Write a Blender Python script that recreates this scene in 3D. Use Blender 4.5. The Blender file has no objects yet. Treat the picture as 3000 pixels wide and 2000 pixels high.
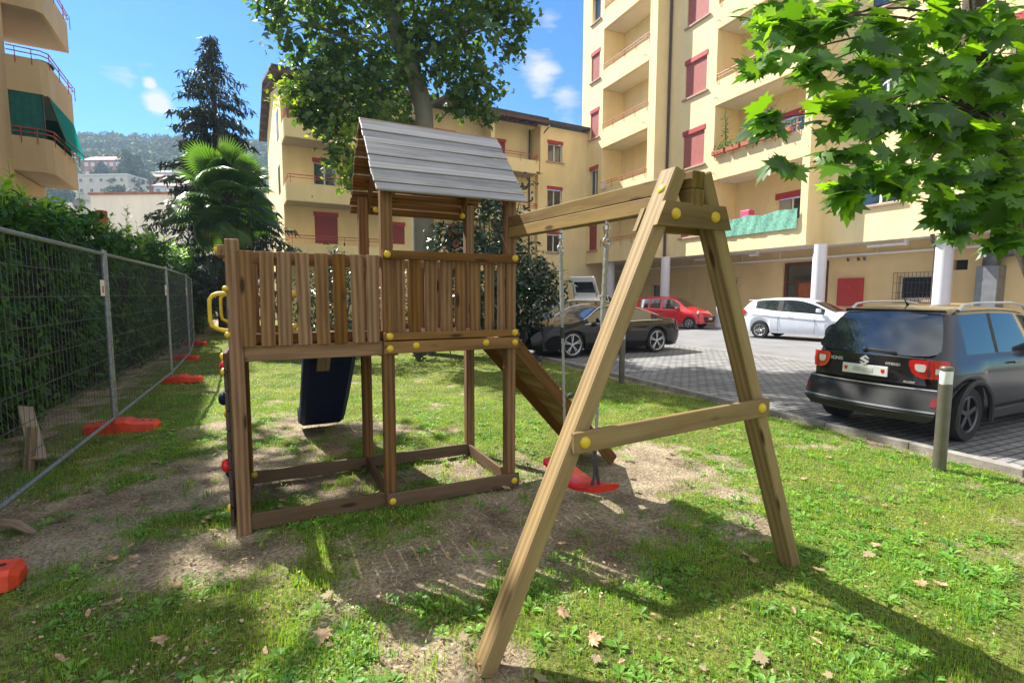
import bpy, math, random
import numpy as np
from mathutils import Vector, Matrix
R = math.radians
rng = np.random.default_rng(7)
random.seed(7)
scene = bpy.context.scene
COL = scene.collection

# ------------------------------------------------------------------ camera
cam_d = bpy.data.cameras.new('camera'); cam = bpy.data.objects.new('camera', cam_d); COL.objects.link(cam)
cam_d.sensor_width = 36; cam_d.lens = 17.99; cam_d.clip_start = .05; cam_d.clip_end = 3000
cam.matrix_world = Matrix.Translation((0, 0, 1.7)) @ Matrix.Rotation(math.pi/2 - .0911, 4, 'X') @ Matrix.Rotation(.00294, 4, 'Z')
scene.camera = cam
# ------------------------------------------------------------------ light and exposure
SUN_EL = R(48); SUN_AZ = math.atan2(-.795, .607)
sd = Vector((math.sin(SUN_AZ)*math.cos(SUN_EL), math.cos(SUN_AZ)*math.cos(SUN_EL), math.sin(SUN_EL)))
sl = bpy.data.lights.new('sun', 'SUN'); sl.energy = 4.9; sl.angle = R(.53); sl.color = (1, .95, .86)
so = bpy.data.objects.new('sun', sl); COL.objects.link(so); so.rotation_euler = sd.to_track_quat('Z', 'Y').to_euler()
scene.view_settings.view_transform = 'Standard'; scene.view_settings.look = 'None'
scene.view_settings.exposure = 1.36; scene.view_settings.gamma = 1
w = bpy.data.worlds.new('World'); scene.world = w; w.use_nodes = True
nt = w.node_tree; N = nt.nodes; LK = nt.links
bg = N['Background']; bg.inputs['Strength'].default_value = .13
sky = N.new('ShaderNodeTexSky'); sky.sky_type = 'NISHITA'; sky.sun_disc = False
sky.sun_elevation = SUN_EL; sky.sun_rotation = SUN_AZ; sky.air_density = 1.0; sky.dust_density = .15; sky.ozone_density = 3.0
tc = N.new('ShaderNodeTexCoord')
nz = N.new('ShaderNodeTexNoise'); nz.inputs['Scale'].default_value = 14; nz.inputs['Detail'].default_value = 7; nz.inputs['Roughness'].default_value = .6
mpp = N.new('ShaderNodeMapping'); mpp.inputs['Scale'].default_value = (1, 1, 3.2)
LK.new(tc.outputs['Generated'], mpp.inputs['Vector']); LK.new(mpp.outputs[0], nz.inputs['Vector'])
acc = None
def mth(op, a, b=None, c=None, clamp=False):
    m = N.new('ShaderNodeMath'); m.operation = op; m.use_clamp = clamp
    for i, v in enumerate((a, b, c)):
        if v is None: continue
        if isinstance(v, (int, float)): m.inputs[i].default_value = v
        else: LK.new(v, m.inputs[i])
    return m.outputs[0]
# patches of cloud: direction, angular size (rad), threshold; last two unseen, added for ambient light
for (dx, dy, dz, rad, st) in ((-.533, .796, .287, .026, .9), (-.536, .787, .309, .014, .85), (.046, .923, .381, .055, .72), (.095, .936, .34, .07, .5), (.055, .891, .451, .09, .42), (-.556, .769, .315, .07, .35), (-.103, .892, .441, .06, .3), (.6, .7, .4, .2, .6), (-.2, -.8, .5, .5, .8), (.9, -.2, .5, .5, .8)):
    v = Vector((dx, dy, dz)).normalized()
    d = N.new('ShaderNodeVectorMath'); d.operation = 'DISTANCE'; d.inputs[1].default_value = v
    sc_ = N.new('ShaderNodeVectorMath'); sc_.operation = 'NORMALIZE'; LK.new(tc.outputs['Generated'], sc_.inputs[0])
    LK.new(sc_.outputs[0], d.inputs[0])
    m = mth('MULTIPLY', mth('SUBTRACT', 1.0, mth('DIVIDE', d.outputs['Value'], rad * 1.25), None, True), st * 1.4)
    acc = m if acc is None else mth('MAXIMUM', acc, m)
cl = mth('MULTIPLY', mth('SUBTRACT', mth('ADD', nz.outputs['Fac'], acc), .93), 2.6, None, True)
cl = mth('MULTIPLY', cl, mth('MINIMUM', mth('MULTIPLY', acc, 3.0), 1.0))
hs = N.new('ShaderNodeHueSaturation'); hs.inputs['Saturation'].default_value = 1.22; hs.inputs['Value'].default_value = 1.0
LK.new(sky.outputs[0], hs.inputs['Color'])
mx = N.new('ShaderNodeMixRGB'); mx.inputs[2].default_value = (2.5, 2.6, 2.75, 1); LK.new(cl, mx.inputs[0]); LK.new(hs.outputs[0], mx.inputs[1])
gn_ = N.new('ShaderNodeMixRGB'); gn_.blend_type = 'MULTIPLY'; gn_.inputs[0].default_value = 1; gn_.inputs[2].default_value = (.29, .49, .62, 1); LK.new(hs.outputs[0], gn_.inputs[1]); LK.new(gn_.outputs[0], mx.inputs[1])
# unseen broken bright cloud overhead and behind the camera, added to lift ambient light
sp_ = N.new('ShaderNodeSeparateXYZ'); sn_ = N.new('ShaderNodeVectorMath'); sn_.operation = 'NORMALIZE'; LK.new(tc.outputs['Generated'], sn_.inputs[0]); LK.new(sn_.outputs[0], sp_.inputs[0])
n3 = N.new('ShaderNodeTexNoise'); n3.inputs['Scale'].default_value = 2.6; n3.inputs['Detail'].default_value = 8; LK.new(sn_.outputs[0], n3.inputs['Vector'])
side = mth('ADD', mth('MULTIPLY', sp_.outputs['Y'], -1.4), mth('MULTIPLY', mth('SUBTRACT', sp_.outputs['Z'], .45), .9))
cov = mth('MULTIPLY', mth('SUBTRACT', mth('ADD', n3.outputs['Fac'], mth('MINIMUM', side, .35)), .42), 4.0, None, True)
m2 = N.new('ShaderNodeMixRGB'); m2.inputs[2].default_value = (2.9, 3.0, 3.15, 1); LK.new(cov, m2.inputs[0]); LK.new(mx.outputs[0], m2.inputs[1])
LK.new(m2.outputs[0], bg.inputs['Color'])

# ------------------------------------------------------------------ material helpers
MATS = {}
def newmat(name):
    m = bpy.data.materials.new(name); m.use_nodes = True; MATS[name] = m
    return m, m.node_tree.nodes, m.node_tree.links, m.node_tree.nodes['Principled BSDF']
def plain(name, col, rough=.6, metal=0, var=.12, scale=6, bump=0, bscale=60, spec=.5, coat=0, col2=None, detail=4):
    m, n, l, p = newmat(name)
    p.inputs['Roughness'].default_value = rough; p.inputs['Metallic'].default_value = metal
    p.inputs['Specular IOR Level'].default_value = spec; p.inputs['Coat Weight'].default_value = coat; p.inputs['Coat Roughness'].default_value = .03
    t = n.new('ShaderNodeTexCoord'); no = n.new('ShaderNodeTexNoise'); no.inputs['Scale'].default_value = scale; no.inputs['Detail'].default_value = detail
    l.new(t.outputs['Object'], no.inputs['Vector'])
    r = n.new('ShaderNodeValToRGB'); r.color_ramp.elements[0].position = .32; r.color_ramp.elements[1].position = .68
    a = [max(0, c*(1-var)) for c in col]; b = [c*(1+var) for c in col] if col2 is None else col2
    r.color_ramp.elements[0].color = (*a, 1); r.color_ramp.elements[1].color = (*b, 1)
    l.new(no.outputs['Fac'], r.inputs['Fac']); l.new(r.outputs[0], p.inputs['Base Color'])
    if 'stucco' in name or 'wall' in name:      # rain streaks and patchy wear
        mp = n.new('ShaderNodeMapping'); mp.inputs['Scale'].default_value = (.9, .9, .22); l.new(t.outputs['Object'], mp.inputs['Vector'])
        s1 = n.new('ShaderNodeTexNoise'); s1.inputs['Scale'].default_value = 1.0; s1.inputs['Detail'].default_value = 7; s1.inputs['Roughness'].default_value = .65; l.new(mp.outputs[0], s1.inputs['Vector'])
        r1 = n.new('ShaderNodeValToRGB'); r1.color_ramp.elements[0].position = .38; r1.color_ramp.elements[0].color = (.88, .87, .84, 1); r1.color_ramp.elements[1].position = .60; r1.color_ramp.elements[1].color = (1, 1, 1, 1); l.new(s1.outputs['Fac'], r1.inputs['Fac'])
        ml = n.new('ShaderNodeMixRGB'); ml.blend_type = 'MULTIPLY'; ml.inputs[0].default_value = .7; l.new(r.outputs[0], ml.inputs[1]); l.new(r1.outputs[0], ml.inputs[2]); l.new(ml.outputs[0], p.inputs['Base Color'])
    if bump:
        n2 = n.new('ShaderNodeTexNoise'); n2.inputs['Scale'].default_value = bscale; n2.inputs['Detail'].default_value = 5; l.new(t.outputs['Object'], n2.inputs['Vector'])
        bp = n.new('ShaderNodeBump'); bp.inputs['Strength'].default_value = bump; bp.inputs['Distance'].default_value = .01
        l.new(n2.outputs['Fac'], bp.inputs['Height']); l.new(bp.outputs[0], p.inputs['Normal'])
    return m
def wood(name, dark, light, grey=(.3, .28, .25), greyamt=.3, rough=.7, knots=True):
    m, n, l, p = newmat(name); p.inputs['Roughness'].default_value = rough; p.inputs['Specular IOR Level'].default_value = .35
    at = n.new('ShaderNodeAttribute'); at.attribute_name = 'gc'
    mp = n.new('ShaderNodeMapping'); mp.inputs['Scale'].default_value = (1.1, 14, 14); l.new(at.outputs['Vector'], mp.inputs['Vector'])
    ns = n.new('ShaderNodeTexNoise'); ns.inputs['Scale'].default_value = 1.4; ns.inputs['Detail'].default_value = 3; ns.inputs['Distortion'].default_value = .4; l.new(mp.outputs[0], ns.inputs['Vector'])
    # rings from warped distance
    wv = n.new('ShaderNodeTexWave'); wv.wave_type = 'BANDS'; wv.bands_direction = 'Y'; wv.inputs['Scale'].default_value = .55; wv.inputs['Distortion'].default_value = 5; wv.inputs['Detail'].default_value = 2; wv.inputs['Detail Scale'].default_value = .5
    l.new(mp.outputs[0], wv.inputs['Vector'])
    fi = n.new('ShaderNodeMapping'); fi.inputs['Scale'].default_value = (6, 220, 220); l.new(at.outputs['Vector'], fi.inputs['Vector'])
    fn = n.new('ShaderNodeTexNoise'); fn.inputs['Scale'].default_value = 1; fn.inputs['Detail'].default_value = 2; l.new(fi.outputs[0], fn.inputs['Vector'])
    def M(op, a, b, cl=False):
        q = n.new('ShaderNodeMath'); q.operation = op; q.use_clamp = cl
        for i, v in enumerate((a, b)):
            if isinstance(v, (int, float)): q.inputs[i].default_value = v
            else: l.new(v, q.inputs[i])
        return q.outputs[0]
    f = M('ADD', M('MULTIPLY', ns.outputs['Fac'], .5), M('ADD', M('MULTIPLY', wv.outputs['Fac'], .22), M('MULTIPLY', fn.outputs['Fac'], .28)))
    r = n.new('ShaderNodeValToRGB'); r.color_ramp.elements[0].position = .3; r.color_ramp.elements[1].position = .72
    r.color_ramp.elements[0].color = (*dark, 1); r.color_ramp.elements[1].color = (*light, 1); l.new(f, r.inputs['Fac'])
    # board to board tint
    rn = n.new('ShaderNodeAttribute'); rn.attribute_name = 'rnd'
    h = n.new('ShaderNodeHueSaturation'); l.new(r.outputs[0], h.inputs['Color'])
    l.new(M('ADD', M('MULTIPLY', rn.outputs['Fac'], .6), .68), h.inputs['Value']); l.new(M('ADD', M('MULTIPLY', rn.outputs['Fac'], -.35), 1.15), h.inputs['Saturation'])
    # grey weathering blotches
    gn = n.new('ShaderNodeTexNoise'); gn.inputs['Scale'].default_value = 3.2; gn.inputs['Detail'].default_value = 5
    gm = n.new('ShaderNodeMapping'); gm.inputs['Scale'].default_value = (1, 4, 4); l.new(at.outputs['Vector'], gm.inputs['Vector']); l.new(gm.outputs[0], gn.inputs['Vector'])
    mg = n.new('ShaderNodeMixRGB'); mg.inputs[2].default_value = (*grey, 1); l.new(h.outputs[0], mg.inputs[1])
    l.new(M('MULTIPLY', M('SUBTRACT', gn.outputs['Fac'], .5 - greyamt*.35, True), greyamt*3, True), mg.inputs[0])
    out = mg.outputs[0]
    if knots:
        km = n.new('ShaderNodeMapping'); km.inputs['Scale'].default_value = (2.1, 8, 8); l.new(at.outputs['Vector'], km.inputs['Vector'])
        vo = n.new('ShaderNodeTexVoronoi'); vo.inputs['Scale'].default_value = 1.0; l.new(km.outputs[0], vo.inputs['Vector'])
        kr = n.new('ShaderNodeValToRGB'); kr.color_ramp.elements[0].position = .09; kr.color_ramp.elements[1].position = .17; kr.color_ramp.elements[0].color = (1, 1, 1, 1); kr.color_ramp.elements[1].color = (0, 0, 0, 1)
        l.new(vo.outputs['Distance'], kr.inputs['Fac'])
        mk = n.new('ShaderNodeMixRGB'); mk.inputs[2].default_value = (dark[0]*.45, dark[1]*.38, dark[2]*.35, 1); l.new(kr.outputs[0], mk.inputs[0]); l.new(out, mk.inputs[1]); out = mk.outputs[0]
    l.new(out, p.inputs['Base Color'])
    bp = n.new('ShaderNodeBump'); bp.inputs['Strength'].default_value = .35; bp.inputs['Distance'].default_value = .004; l.new(f, bp.inputs['Height']); l.new(bp.outputs[0], p.inputs['Normal'])
    return m
def leafmat(name, dark, light, trans=.35, rough=.45, spec=.5, tcol=None):
    m, n, l, p = newmat(name)
    p.inputs['Roughness'].default_value = rough; p.inputs['Specular IOR Level'].default_value = spec
    a = n.new('ShaderNodeAttribute'); a.attribute_name = 'rnd'
    r = n.new('ShaderNodeValToRGB'); r.color_ramp.elements[0].color = (*dark, 1); r.color_ramp.elements[1].color = (*light, 1)
    l.new(a.outputs['Fac'], r.inputs['Fac']); l.new(r.outputs[0], p.inputs['Base Color'])
    tr = n.new('ShaderNodeBsdfTranslucent')
    h = n.new('ShaderNodeMixRGB'); h.blend_type = 'MULTIPLY'; h.inputs[0].default_value = 1; h.inputs[2].default_value = (*(tcol or (2.6, 2.5, .8)), 1); l.new(r.outputs[0], h.inputs[1]); l.new(h.outputs[0], tr.inputs['Color'])
    mx = n.new('ShaderNodeMixShader'); mx.inputs[0].default_value = trans
    l.new(p.outputs[0], mx.inputs[1]); l.new(tr.outputs[0], mx.inputs[2]); l.new(mx.outputs[0], n['Material Output'].inputs['Surface'])
    return m
def glassmat(name, col=(.02, .025, .03), rough=.03, spec=1.0):
    m, n, l, p = newmat(name); p.inputs['Base Color'].default_value = (*col, 1); p.inputs['Roughness'].default_value = rough
    p.inputs['Specular IOR Level'].default_value = spec; p.inputs['IOR'].default_value = 1.6
    return m
def clearglass(name, tint=(.75, .82, .8), tfac=.6):
    m, n, l, p = newmat(name)
    gl = n.new('ShaderNodeBsdfGlossy'); gl.inputs['Roughness'].default_value = .02
    tr = n.new('ShaderNodeBsdfTransparent'); tr.inputs['Color'].default_value = (*tint, 1)
    lw = n.new('ShaderNodeLayerWeight'); lw.inputs['Blend'].default_value = .42
    mx = n.new('ShaderNodeMixShader'); l.new(lw.outputs['Fresnel'], mx.inputs[0]); l.new(tr.outputs[0], mx.inputs[1]); l.new(gl.outputs[0], mx.inputs[2])
    l.new(mx.outputs[0], n['Material Output'].inputs['Surface'])
    return m

wood('playset_wood', (.095, .041, .010), (.31, .152, .040), (.21, .125, .05), .2)
wood('playset_post_wood', (.10, .043, .011), (.30, .145, .042), (.20, .125, .055), .2)
wood('swing_wood', (.13, .074, .018), (.31, .20, .058), (.30, .225, .12), .25)
wood('weathered_roof_wood', (.20, .19, .183), (.36, .345, .33), (.4, .39, .39), .5, .42, False)
wood('sandbox_wood', (.085, .048, .024), (.19, .12, .066), (.17, .13, .10), .35)
wood('scrap_wood', (.18, .12, .07), (.4, .3, .19), (.35, .32, .28), .4)
plain('yellow_plastic', (.68, .47, .02), .38, var=.1, scale=20)
plain('red_plastic', (.62, .012, .02), .3, var=.12, scale=12, coat=.2)
plain('blue_plastic', (.006, .012, .06), .6, spec=.15, var=.2, scale=9)
plain('sky_blue_plastic', (.2, .36, .62), .4, var=.08, scale=9)
plain('green_plastic', (.03, .25, .05), .4)
plain('dark_plastic', (.02, .02, .022), .5, var=.2, scale=15)
plain('rope_grey', (.34, .335, .31), .9, var=.35, scale=120, bump=.5, bscale=300)
plain('rope_dark', (.06, .06, .065), .9, var=.35, scale=120, bump=.5, bscale=300)
plain('steel', (.55, .56, .58), .3, 1, var=.15, scale=30)
plain('galvanised', (.27, .29, .32), .45, .6, var=.25, scale=25)
plain('dark_wire', (.10, .11, .12), .5, .5, var=.25, scale=25)
plain('orange_red_plastic', (.62, .055, .015), .5, var=.25, scale=9, bump=.15, bscale=40)
plain('stucco_cream', (.88, .71, .40), .9, var=.05, scale=.8, bump=.25, bscale=90, detail=8)
plain('stucco_pale', (.84, .73, .53), .9, var=.04, scale=.7, bump=.25, bscale=90, detail=8)
plain('stucco_yellow', (.90, .73, .40), .9, var=.06, scale=.6, bump=.25, bscale=90, detail=8)
plain('stucco_ochre', (.60, .45, .28), .9, var=.08, scale=.6, bump=.25, bscale=90, detail=8)
plain('stucco_ground', (.72, .53, .27), .9, var=.07, scale=.8, bump=.25, bscale=90, detail=8)
plain('stucco_orange', (.5, .2, .1), .9, var=.08, scale=.6)
plain('soffit_white', (.72, .68, .62), .9, var=.04, scale=1)
plain('soffit_grey', (.42, .37, .32), .9, var=.06, scale=1)
plain('white_paint', (.78, .77, .76), .55, var=.04, scale=3)
plain('column_white', (.70, .68, .72), .5, var=.03, scale=3)
plain('plain_white_wall', (.84, .83, .80), .9, var=.05, scale=.3, detail=8)
plain('rail_red', (.42, .085, .055), .5, var=.15, scale=8)
plain('shutter_red', (.30, .04, .035), .55, var=.08, scale=5)
plain('shutter_faded', (.42, .12, .10), .6, var=.08, scale=5)
plain('frame_red', (.42, .035, .03), .55, var=.08, scale=5)
plain('frame_brown', (.12, .035, .012), .5, var=.2, scale=5)
plain('door_brown', (.30, .085, .02), .5, var=.25, scale=6)
plain('sill_stone', (.45, .33, .25), .8, var=.1, scale=8)
plain('window_white', (.72, .71, .68), .5, var=.04, scale=5)
plain('pipe_brown', (.09, .055, .05), .45, .3, var=.2, scale=6)
plain('pipe_grey', (.12, .12, .13), .4, .6, var=.25, scale=4)
plain('duct_grey', (.25, .26, .28), .45, .6, var=.15, scale=4)
plain('roof_dark', (.055, .05, .055), .75, var=.3, scale=4, bump=.3, bscale=20)
plain('roof_tile_red', (.35, .13, .09), .8, var=.25, scale=2)
plain('fascia_brown', (.12, .055, .04), .7, var=.2, scale=4)
plain('awning_dark_green', (.010, .12, .11), .8, var=.15, scale=6)

plain('net_green', (.16, .40, .30), .8, var=.3, scale=9)
plain('terracotta', (.45, .13, .07), .8, var=.2, scale=9)
plain('interior_dark', (.02, .02, .022), .8)
plain('curtain', (.35, .34, .32), .9, var=.15, scale=12)
plain('house_cream', (.66, .58, .5), .9, var=.05, scale=.4)
plain('house_pink', (.5, .22, .2), .9, var=.08, scale=.4)
plain('house_white', (.72, .72, .74), .9, var=.05, scale=.4)
plain('asphalt', (.19, .19, .20), .9, var=.16, scale=1.1, bump=.6, bscale=140, detail=9)
plain('kerb_stone', (.27, .25, .22), .9, var=.25, scale=7, bump=.6, bscale=70, detail=8)
plain('bollard_bronze', (.17, .155, .13), .4, .55, var=.12, scale=8)
plain('bollard_glass', (.8, .82, .85), .25, var=.02)
plain('bark_plane', (.34, .31, .23), .85, var=.4, scale=5, bump=.6, bscale=16, col2=(.17, .155, .115))
plain('bark_dark', (.075, .055, .042), .9, var=.35, scale=14, bump=.8, bscale=30)
plain('bark_palm', (.07, .05, .035), .95, var=.5, scale=22, bump=1, bscale=40)
plain('tyre', (.016, .016, .017), .75, var=.2, scale=30)
plain('alloy', (.55, .56, .58), .28, .9, var=.05)
plain('alloy_dark', (.12, .12, .125), .35, .8, var=.05)
plain('chrome', (.75, .76, .78), .12, 1, var=.03)
plain('paint_black', (.003, .003, .0035), .2, 0, var=.1, coat=.4, spec=.25)
plain('paint_graphite', (.020, .019, .020), .24, .1, var=.08, coat=.35, scale=2)
plain('silver_trim', (.62, .62, .64), .3, .2, var=.05)
plain('reflector_red', (.16, .008, .01), .25, coat=.5, var=.2)
plain('paint_dark_blue', (.012, .018, .03), .3, .2, var=.1, coat=1)
plain('paint_red', (.66, .008, .02), .32, 0, var=.05, coat=1)
plain('paint_white', (.74, .79, .88), .32, 0, var=.03, coat=1)
plain('paint_plain_white', (.78, .78, .78), .35, 0, var=.03, coat=.8)
plain('trim_black', (.018, .018, .019), .6, var=.15, scale=12)
plain('lamp_red', (.58, .01, .012), .15, coat=1, var=.1)
plain('lamp_clear', (.72, .72, .74), .12, .3, coat=1, var=.08, scale=30)
plain('plate_white', (.74, .74, .76), .4, var=.03)
plain('plate_smear', (.5, .5, .52), .5, var=.15, scale=14)
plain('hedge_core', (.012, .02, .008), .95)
plain('dead_leaf', (.34, .19, .09), .8, var=.35, scale=30, col2=(.5, .34, .2))
glassmat('car_glass'); glassmat('window_glass', (.03, .035, .04), .05)
clearglass('car_clear_glass')
leafmat('awning_green', (.02, .42, .37), (.03, .5, .44), .55, .8, .2, (1.3, 1.3, 1.3))
leafmat('leaf_laurel', (.009, .038, .007), (.055, .155, .020), .25, .4, .3)
leafmat('leaf_laurel_new', (.10, .22, .03), (.22, .36, .06), .45, .35)
leafmat('leaf_plane', (.03, .085, .02), (.14, .24, .035), .32, .45)
leafmat('leaf_plane_light', (.12, .2, .02), (.26, .36, .04), .45, .5)
leafmat('leaf_maple', (.018, .065, .012), (.11, .25, .02), .5, .38, .55, (3.6, 3.0, .5))
leafmat('needle_spruce', (.010, .022, .014), (.035, .06, .035), .1, .6)
leafmat('leaf_palm', (.014, .05, .012), (.085, .19, .03), .3, .35, .6)
leafmat('leaf_palm_yellow', (.12, .15, .02), (.22, .24, .04), .35, .5)
leafmat('leaf_magnolia', (.008, .024, .010), (.028, .07, .025), .12, .28, .6)
leafmat('leaf_bush', (.03, .08, .02), (.1, .2, .05), .3, .5)
leafmat('blade_grass', (.06, .17, .02), (.36, .46, .075), .42, .55, .3, (2.2, 2.2, .8))
leafmat('leaf_weed', (.055, .17, .025), (.22, .42, .06), .38, .5, .4, (2.0, 2.1, .8))
leafmat('litter', (.12, .07, .035), (.55, .42, .26), .15, .8, .2, (1.2, 1.2, 1.2))
leafmat('straw', (.3, .22, .1), (.5, .4, .22), .3, .8)
leafmat('forest', (.022, .05, .02), (.075, .12, .035), .1, .8)
leafmat('pale_leaf', (.22, .18, .11), (.40, .31, .19), .15, .8, .2, (1.2, 1.2, 1.2))

# ------------------------------------------------------------------ mesh helpers
def link(name, me, mat, parent=None, smooth=False):
    if mat is not None: me.materials.append(MATS[mat] if isinstance(mat, str) else mat)
    if smooth:
        me.polygons.foreach_set('use_smooth', [True]*len(me.polygons)); 
        try: me.set_sharp_from_angle(angle=R(38))
        except Exception: pass
    o = bpy.data.objects.new(name, me); COL.objects.link(o)
    if parent is not None: o.parent = parent
    return o
def setattr_f(me, name, arr):
    a = me.attributes.new(name, 'FLOAT', 'POINT'); a.data.foreach_set('value', np.asarray(arr, dtype=np.float32))
def setattr_v(me, name, arr):
    a = me.attributes.new(name, 'FLOAT_VECTOR', 'POINT'); a.data.foreach_set('vector', np.asarray(arr, dtype=np.float32).ravel())
def fast(name, V, faces, mat, parent=None, rnd=None, smooth=False):
    """faces: list of int arrays (n,3) / (n,4)"""
    me = bpy.data.meshes.new(name); V = np.asarray(V, dtype=np.float32)
    me.vertices.add(len(V)); me.vertices.foreach_set('co', V.ravel())
    faces = [np.asarray(f, dtype=np.int32) for f in faces if len(f)]
    idx = np.concatenate([f.ravel() for f in faces]); tot = np.concatenate([np.full(len(f), f.shape[1], np.int32) for f in faces])
    st = np.zeros(len(tot), np.int32); st[1:] = np.cumsum(tot)[:-1]
    me.loops.add(len(idx)); me.loops.foreach_set('vertex_index', idx)
    me.polygons.add(len(tot)); me.polygons.foreach_set('loop_start', st); me.polygons.foreach_set('loop_total', tot)
    me.update(calc_edges=True)
    if rnd is not None: setattr_f(me, 'rnd', rnd)
    return link(name, me, mat, parent, smooth)
def tag(o, label=None, cat=None, group=None, kind=None):
    if label: o['label'] = label
    if cat: o['category'] = cat
    if group: o['group'] = group
    if kind: o['kind'] = kind
    return o
def thing(name, label, cat, loc=(0, 0, 0), rotz=0, group=None):
    o = bpy.data.objects.new(name, None); COL.objects.link(o); o.location = loc; o.rotation_euler = (0, 0, rotz); o.empty_display_size = .2
    return tag(o, label, cat, group)
def copy_tree(o, parent=None):
    c = o.copy(); COL.objects.link(c); c.parent = parent
    for ch in list(o.children): copy_tree(ch, c)
    return c
CH = []
def _chbox():
    # chamfered unit box template: 24 verts (corner, axis)
    cor = [(x, y, z) for x in (-1, 1) for y in (-1, 1) for z in (-1, 1)]
    ix = {c: i for i, c in enumerate(cor)}
    F = []
    for ax in range(3):
        for s in (-1, 1):
            o = [a for a in range(3) if a != ax]; q = []
            for (a, b) in ((-1, -1), (1, -1), (1, 1), (-1, 1)):
                c = [0, 0, 0]; c[ax] = s; c[o[0]] = a; c[o[1]] = b; q.append(ix[tuple(c)]*3+ax)
            if (s == 1) == (ax == 1): q = q[::-1]
            F.append(q)
    for a1 in range(3):
        for a2 in range(a1+1, 3):
            a3 = 3-a1-a2
            for s1 in (-1, 1):
                for s2 in (-1, 1):
                    c0 = [0]*3; c0[a1] = s1; c0[a2] = s2; c1 = list(c0); c0[a3] = -1; c1[a3] = 1
                    i0, i1 = ix[tuple(c0)], ix[tuple(c1)]
                    F.append([i0*3+a1, i1*3+a1, i1*3+a2, i0*3+a2])
    T = [[i*3, i*3+1, i*3+2] for i in range(8)]
    return cor, F, T
_cor, _cf, _ct = _chbox()
class MB:
    def __init__(s): s.v = []; s.f = []; s.gc = []; s.rn = []
    def raw(s, vs, fs, gc=None, rn=None):
        b = len(s.v); s.v += [tuple(v) for v in vs]; s.f += [[i+b for i in f] for f in fs]
        o = (random.uniform(0, 40), random.uniform(0, 40), random.uniform(0, 40))
        s.gc += gc if gc else [(v[0]+o[0], v[1]+o[1], v[2]+o[2]) for v in vs]
        r = random.random() if rn is None else rn
        s.rn += [r]*len(vs); return s
    def obox(s, c, ax, half, ch=.004):
        """oriented chamfered box; ax = three unit vectors, first one is the grain direction"""
        c = Vector(c); ax = [Vector(a) for a in ax]; o = (random.uniform(0, 40), random.uniform(0, 40), random.uniform(0, 40))
        ch = min(ch, min(half)*.4); vs = []; gc = []
        for cr in _cor:
            for a in range(3):
                l = [cr[k]*(half[k] - (0 if k == a else ch)) for k in range(3)]
                vs.append(c + ax[0]*l[0] + ax[1]*l[1] + ax[2]*l[2]); gc.append((l[0]+o[0], l[1]+o[1], l[2]+o[2]))
        return s.raw(vs, _cf+_ct, gc)
    def box(s, x0, x1, y0, y1, z0, z1, ch=.004):
        h = ((x1-x0)/2, (y1-y0)/2, (z1-z0)/2); k = max(range(3), key=lambda i: h[i]); A = [Vector((1, 0, 0)), Vector((0, 1, 0)), Vector((0, 0, 1))]
        od = [k, (k+1) % 3, (k+2) % 3]
        return s.obox(((x0+x1)/2, (y0+y1)/2, (z0+z1)/2), [A[i] for i in od], [abs(h[i]) for i in od], ch)
    def board(s, p0, p1, w, h, side=None, ch=.004):
        """w along side vector, h along the third axis"""
        p0 = Vector(p0); p1 = Vector(p1); a = (p1-p0); L = a.length; a.normalize()
        sd_ = Vector(side) if side is not None else a.cross(Vector((0, 0, 1)))
        sd_ = (sd_ - a*a.dot(sd_)).normalized(); t = a.cross(sd_)
        return s.obox((p0+p1)/2, (a, sd_, t), (L/2, w/2, h/2), ch)
    def tube(s, pts, r, n=8, cap=True, closed=False):
        pts = [Vector(p) for p in pts]; rs = r if isinstance(r, (list, tuple)) else [r]*len(pts); vs = []; gc = []; m = len(pts)
        up = None; ln = 0
        for i, p in enumerate(pts):
            a = (pts[(i+1) % m] if (i < m-1 or closed) else p) - (pts[i-1] if (i > 0 or closed) else p); a.normalize()
            if up is None: up = a.orthogonal().normalized()
            up = (up - a*a.dot(up)).normalized(); q = a.cross(up)
            if i: ln += (p-pts[i-1]).length
            for k in range(n):
                t = 2*math.pi*k/n; vs.append(p + (up*math.cos(t)+q*math.sin(t))*rs[i]); gc.append((ln, math.cos(t)*rs[i], math.sin(t)*rs[i]))
        fs = []
        for i in range(m if closed else m-1):
            j = (i+1) % m
            for k in range(n): fs.append([i*n+k, i*n+(k+1) % n, j*n+(k+1) % n, j*n+k])
        if cap and not closed: fs += [list(range(n))[::-1], [(m-1)*n+k for k in range(n)]]
        return s.raw(vs, fs, gc)
    def lathe(s, prof, c=(0, 0, 0), axis=(0, 0, 1), n=24, caps=False):
        axis = Vector(axis).normalized(); u = axis.orthogonal().normalized(); w_ = axis.cross(u); c = Vector(c); vs = []
        for (r_, h_) in prof:
            for k in range(n):
                t = 2*math.pi*k/n; vs.append(c + axis*h_ + (u*math.cos(t)+w_*math.sin(t))*r_)
        fs = [[i*n+k, i*n+(k+1) % n, (i+1)*n+(k+1) % n, (i+1)*n+k] for i in range(len(prof)-1) for k in range(n)]
        if caps: fs += [list(range(n))[::-1], [(len(prof)-1)*n+k for k in range(n)]]
        return s.raw(vs, fs)
    def ball(s, c, r, ax=(0, 0, 1), sq=1.0, n=12, m=6):
        pr = [(r*math.sin(math.pi*i/m)+1e-4, -r*sq*math.cos(math.pi*i/m)) for i in range(m+1)]
        return s.lathe(pr, c, ax, n)
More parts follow.
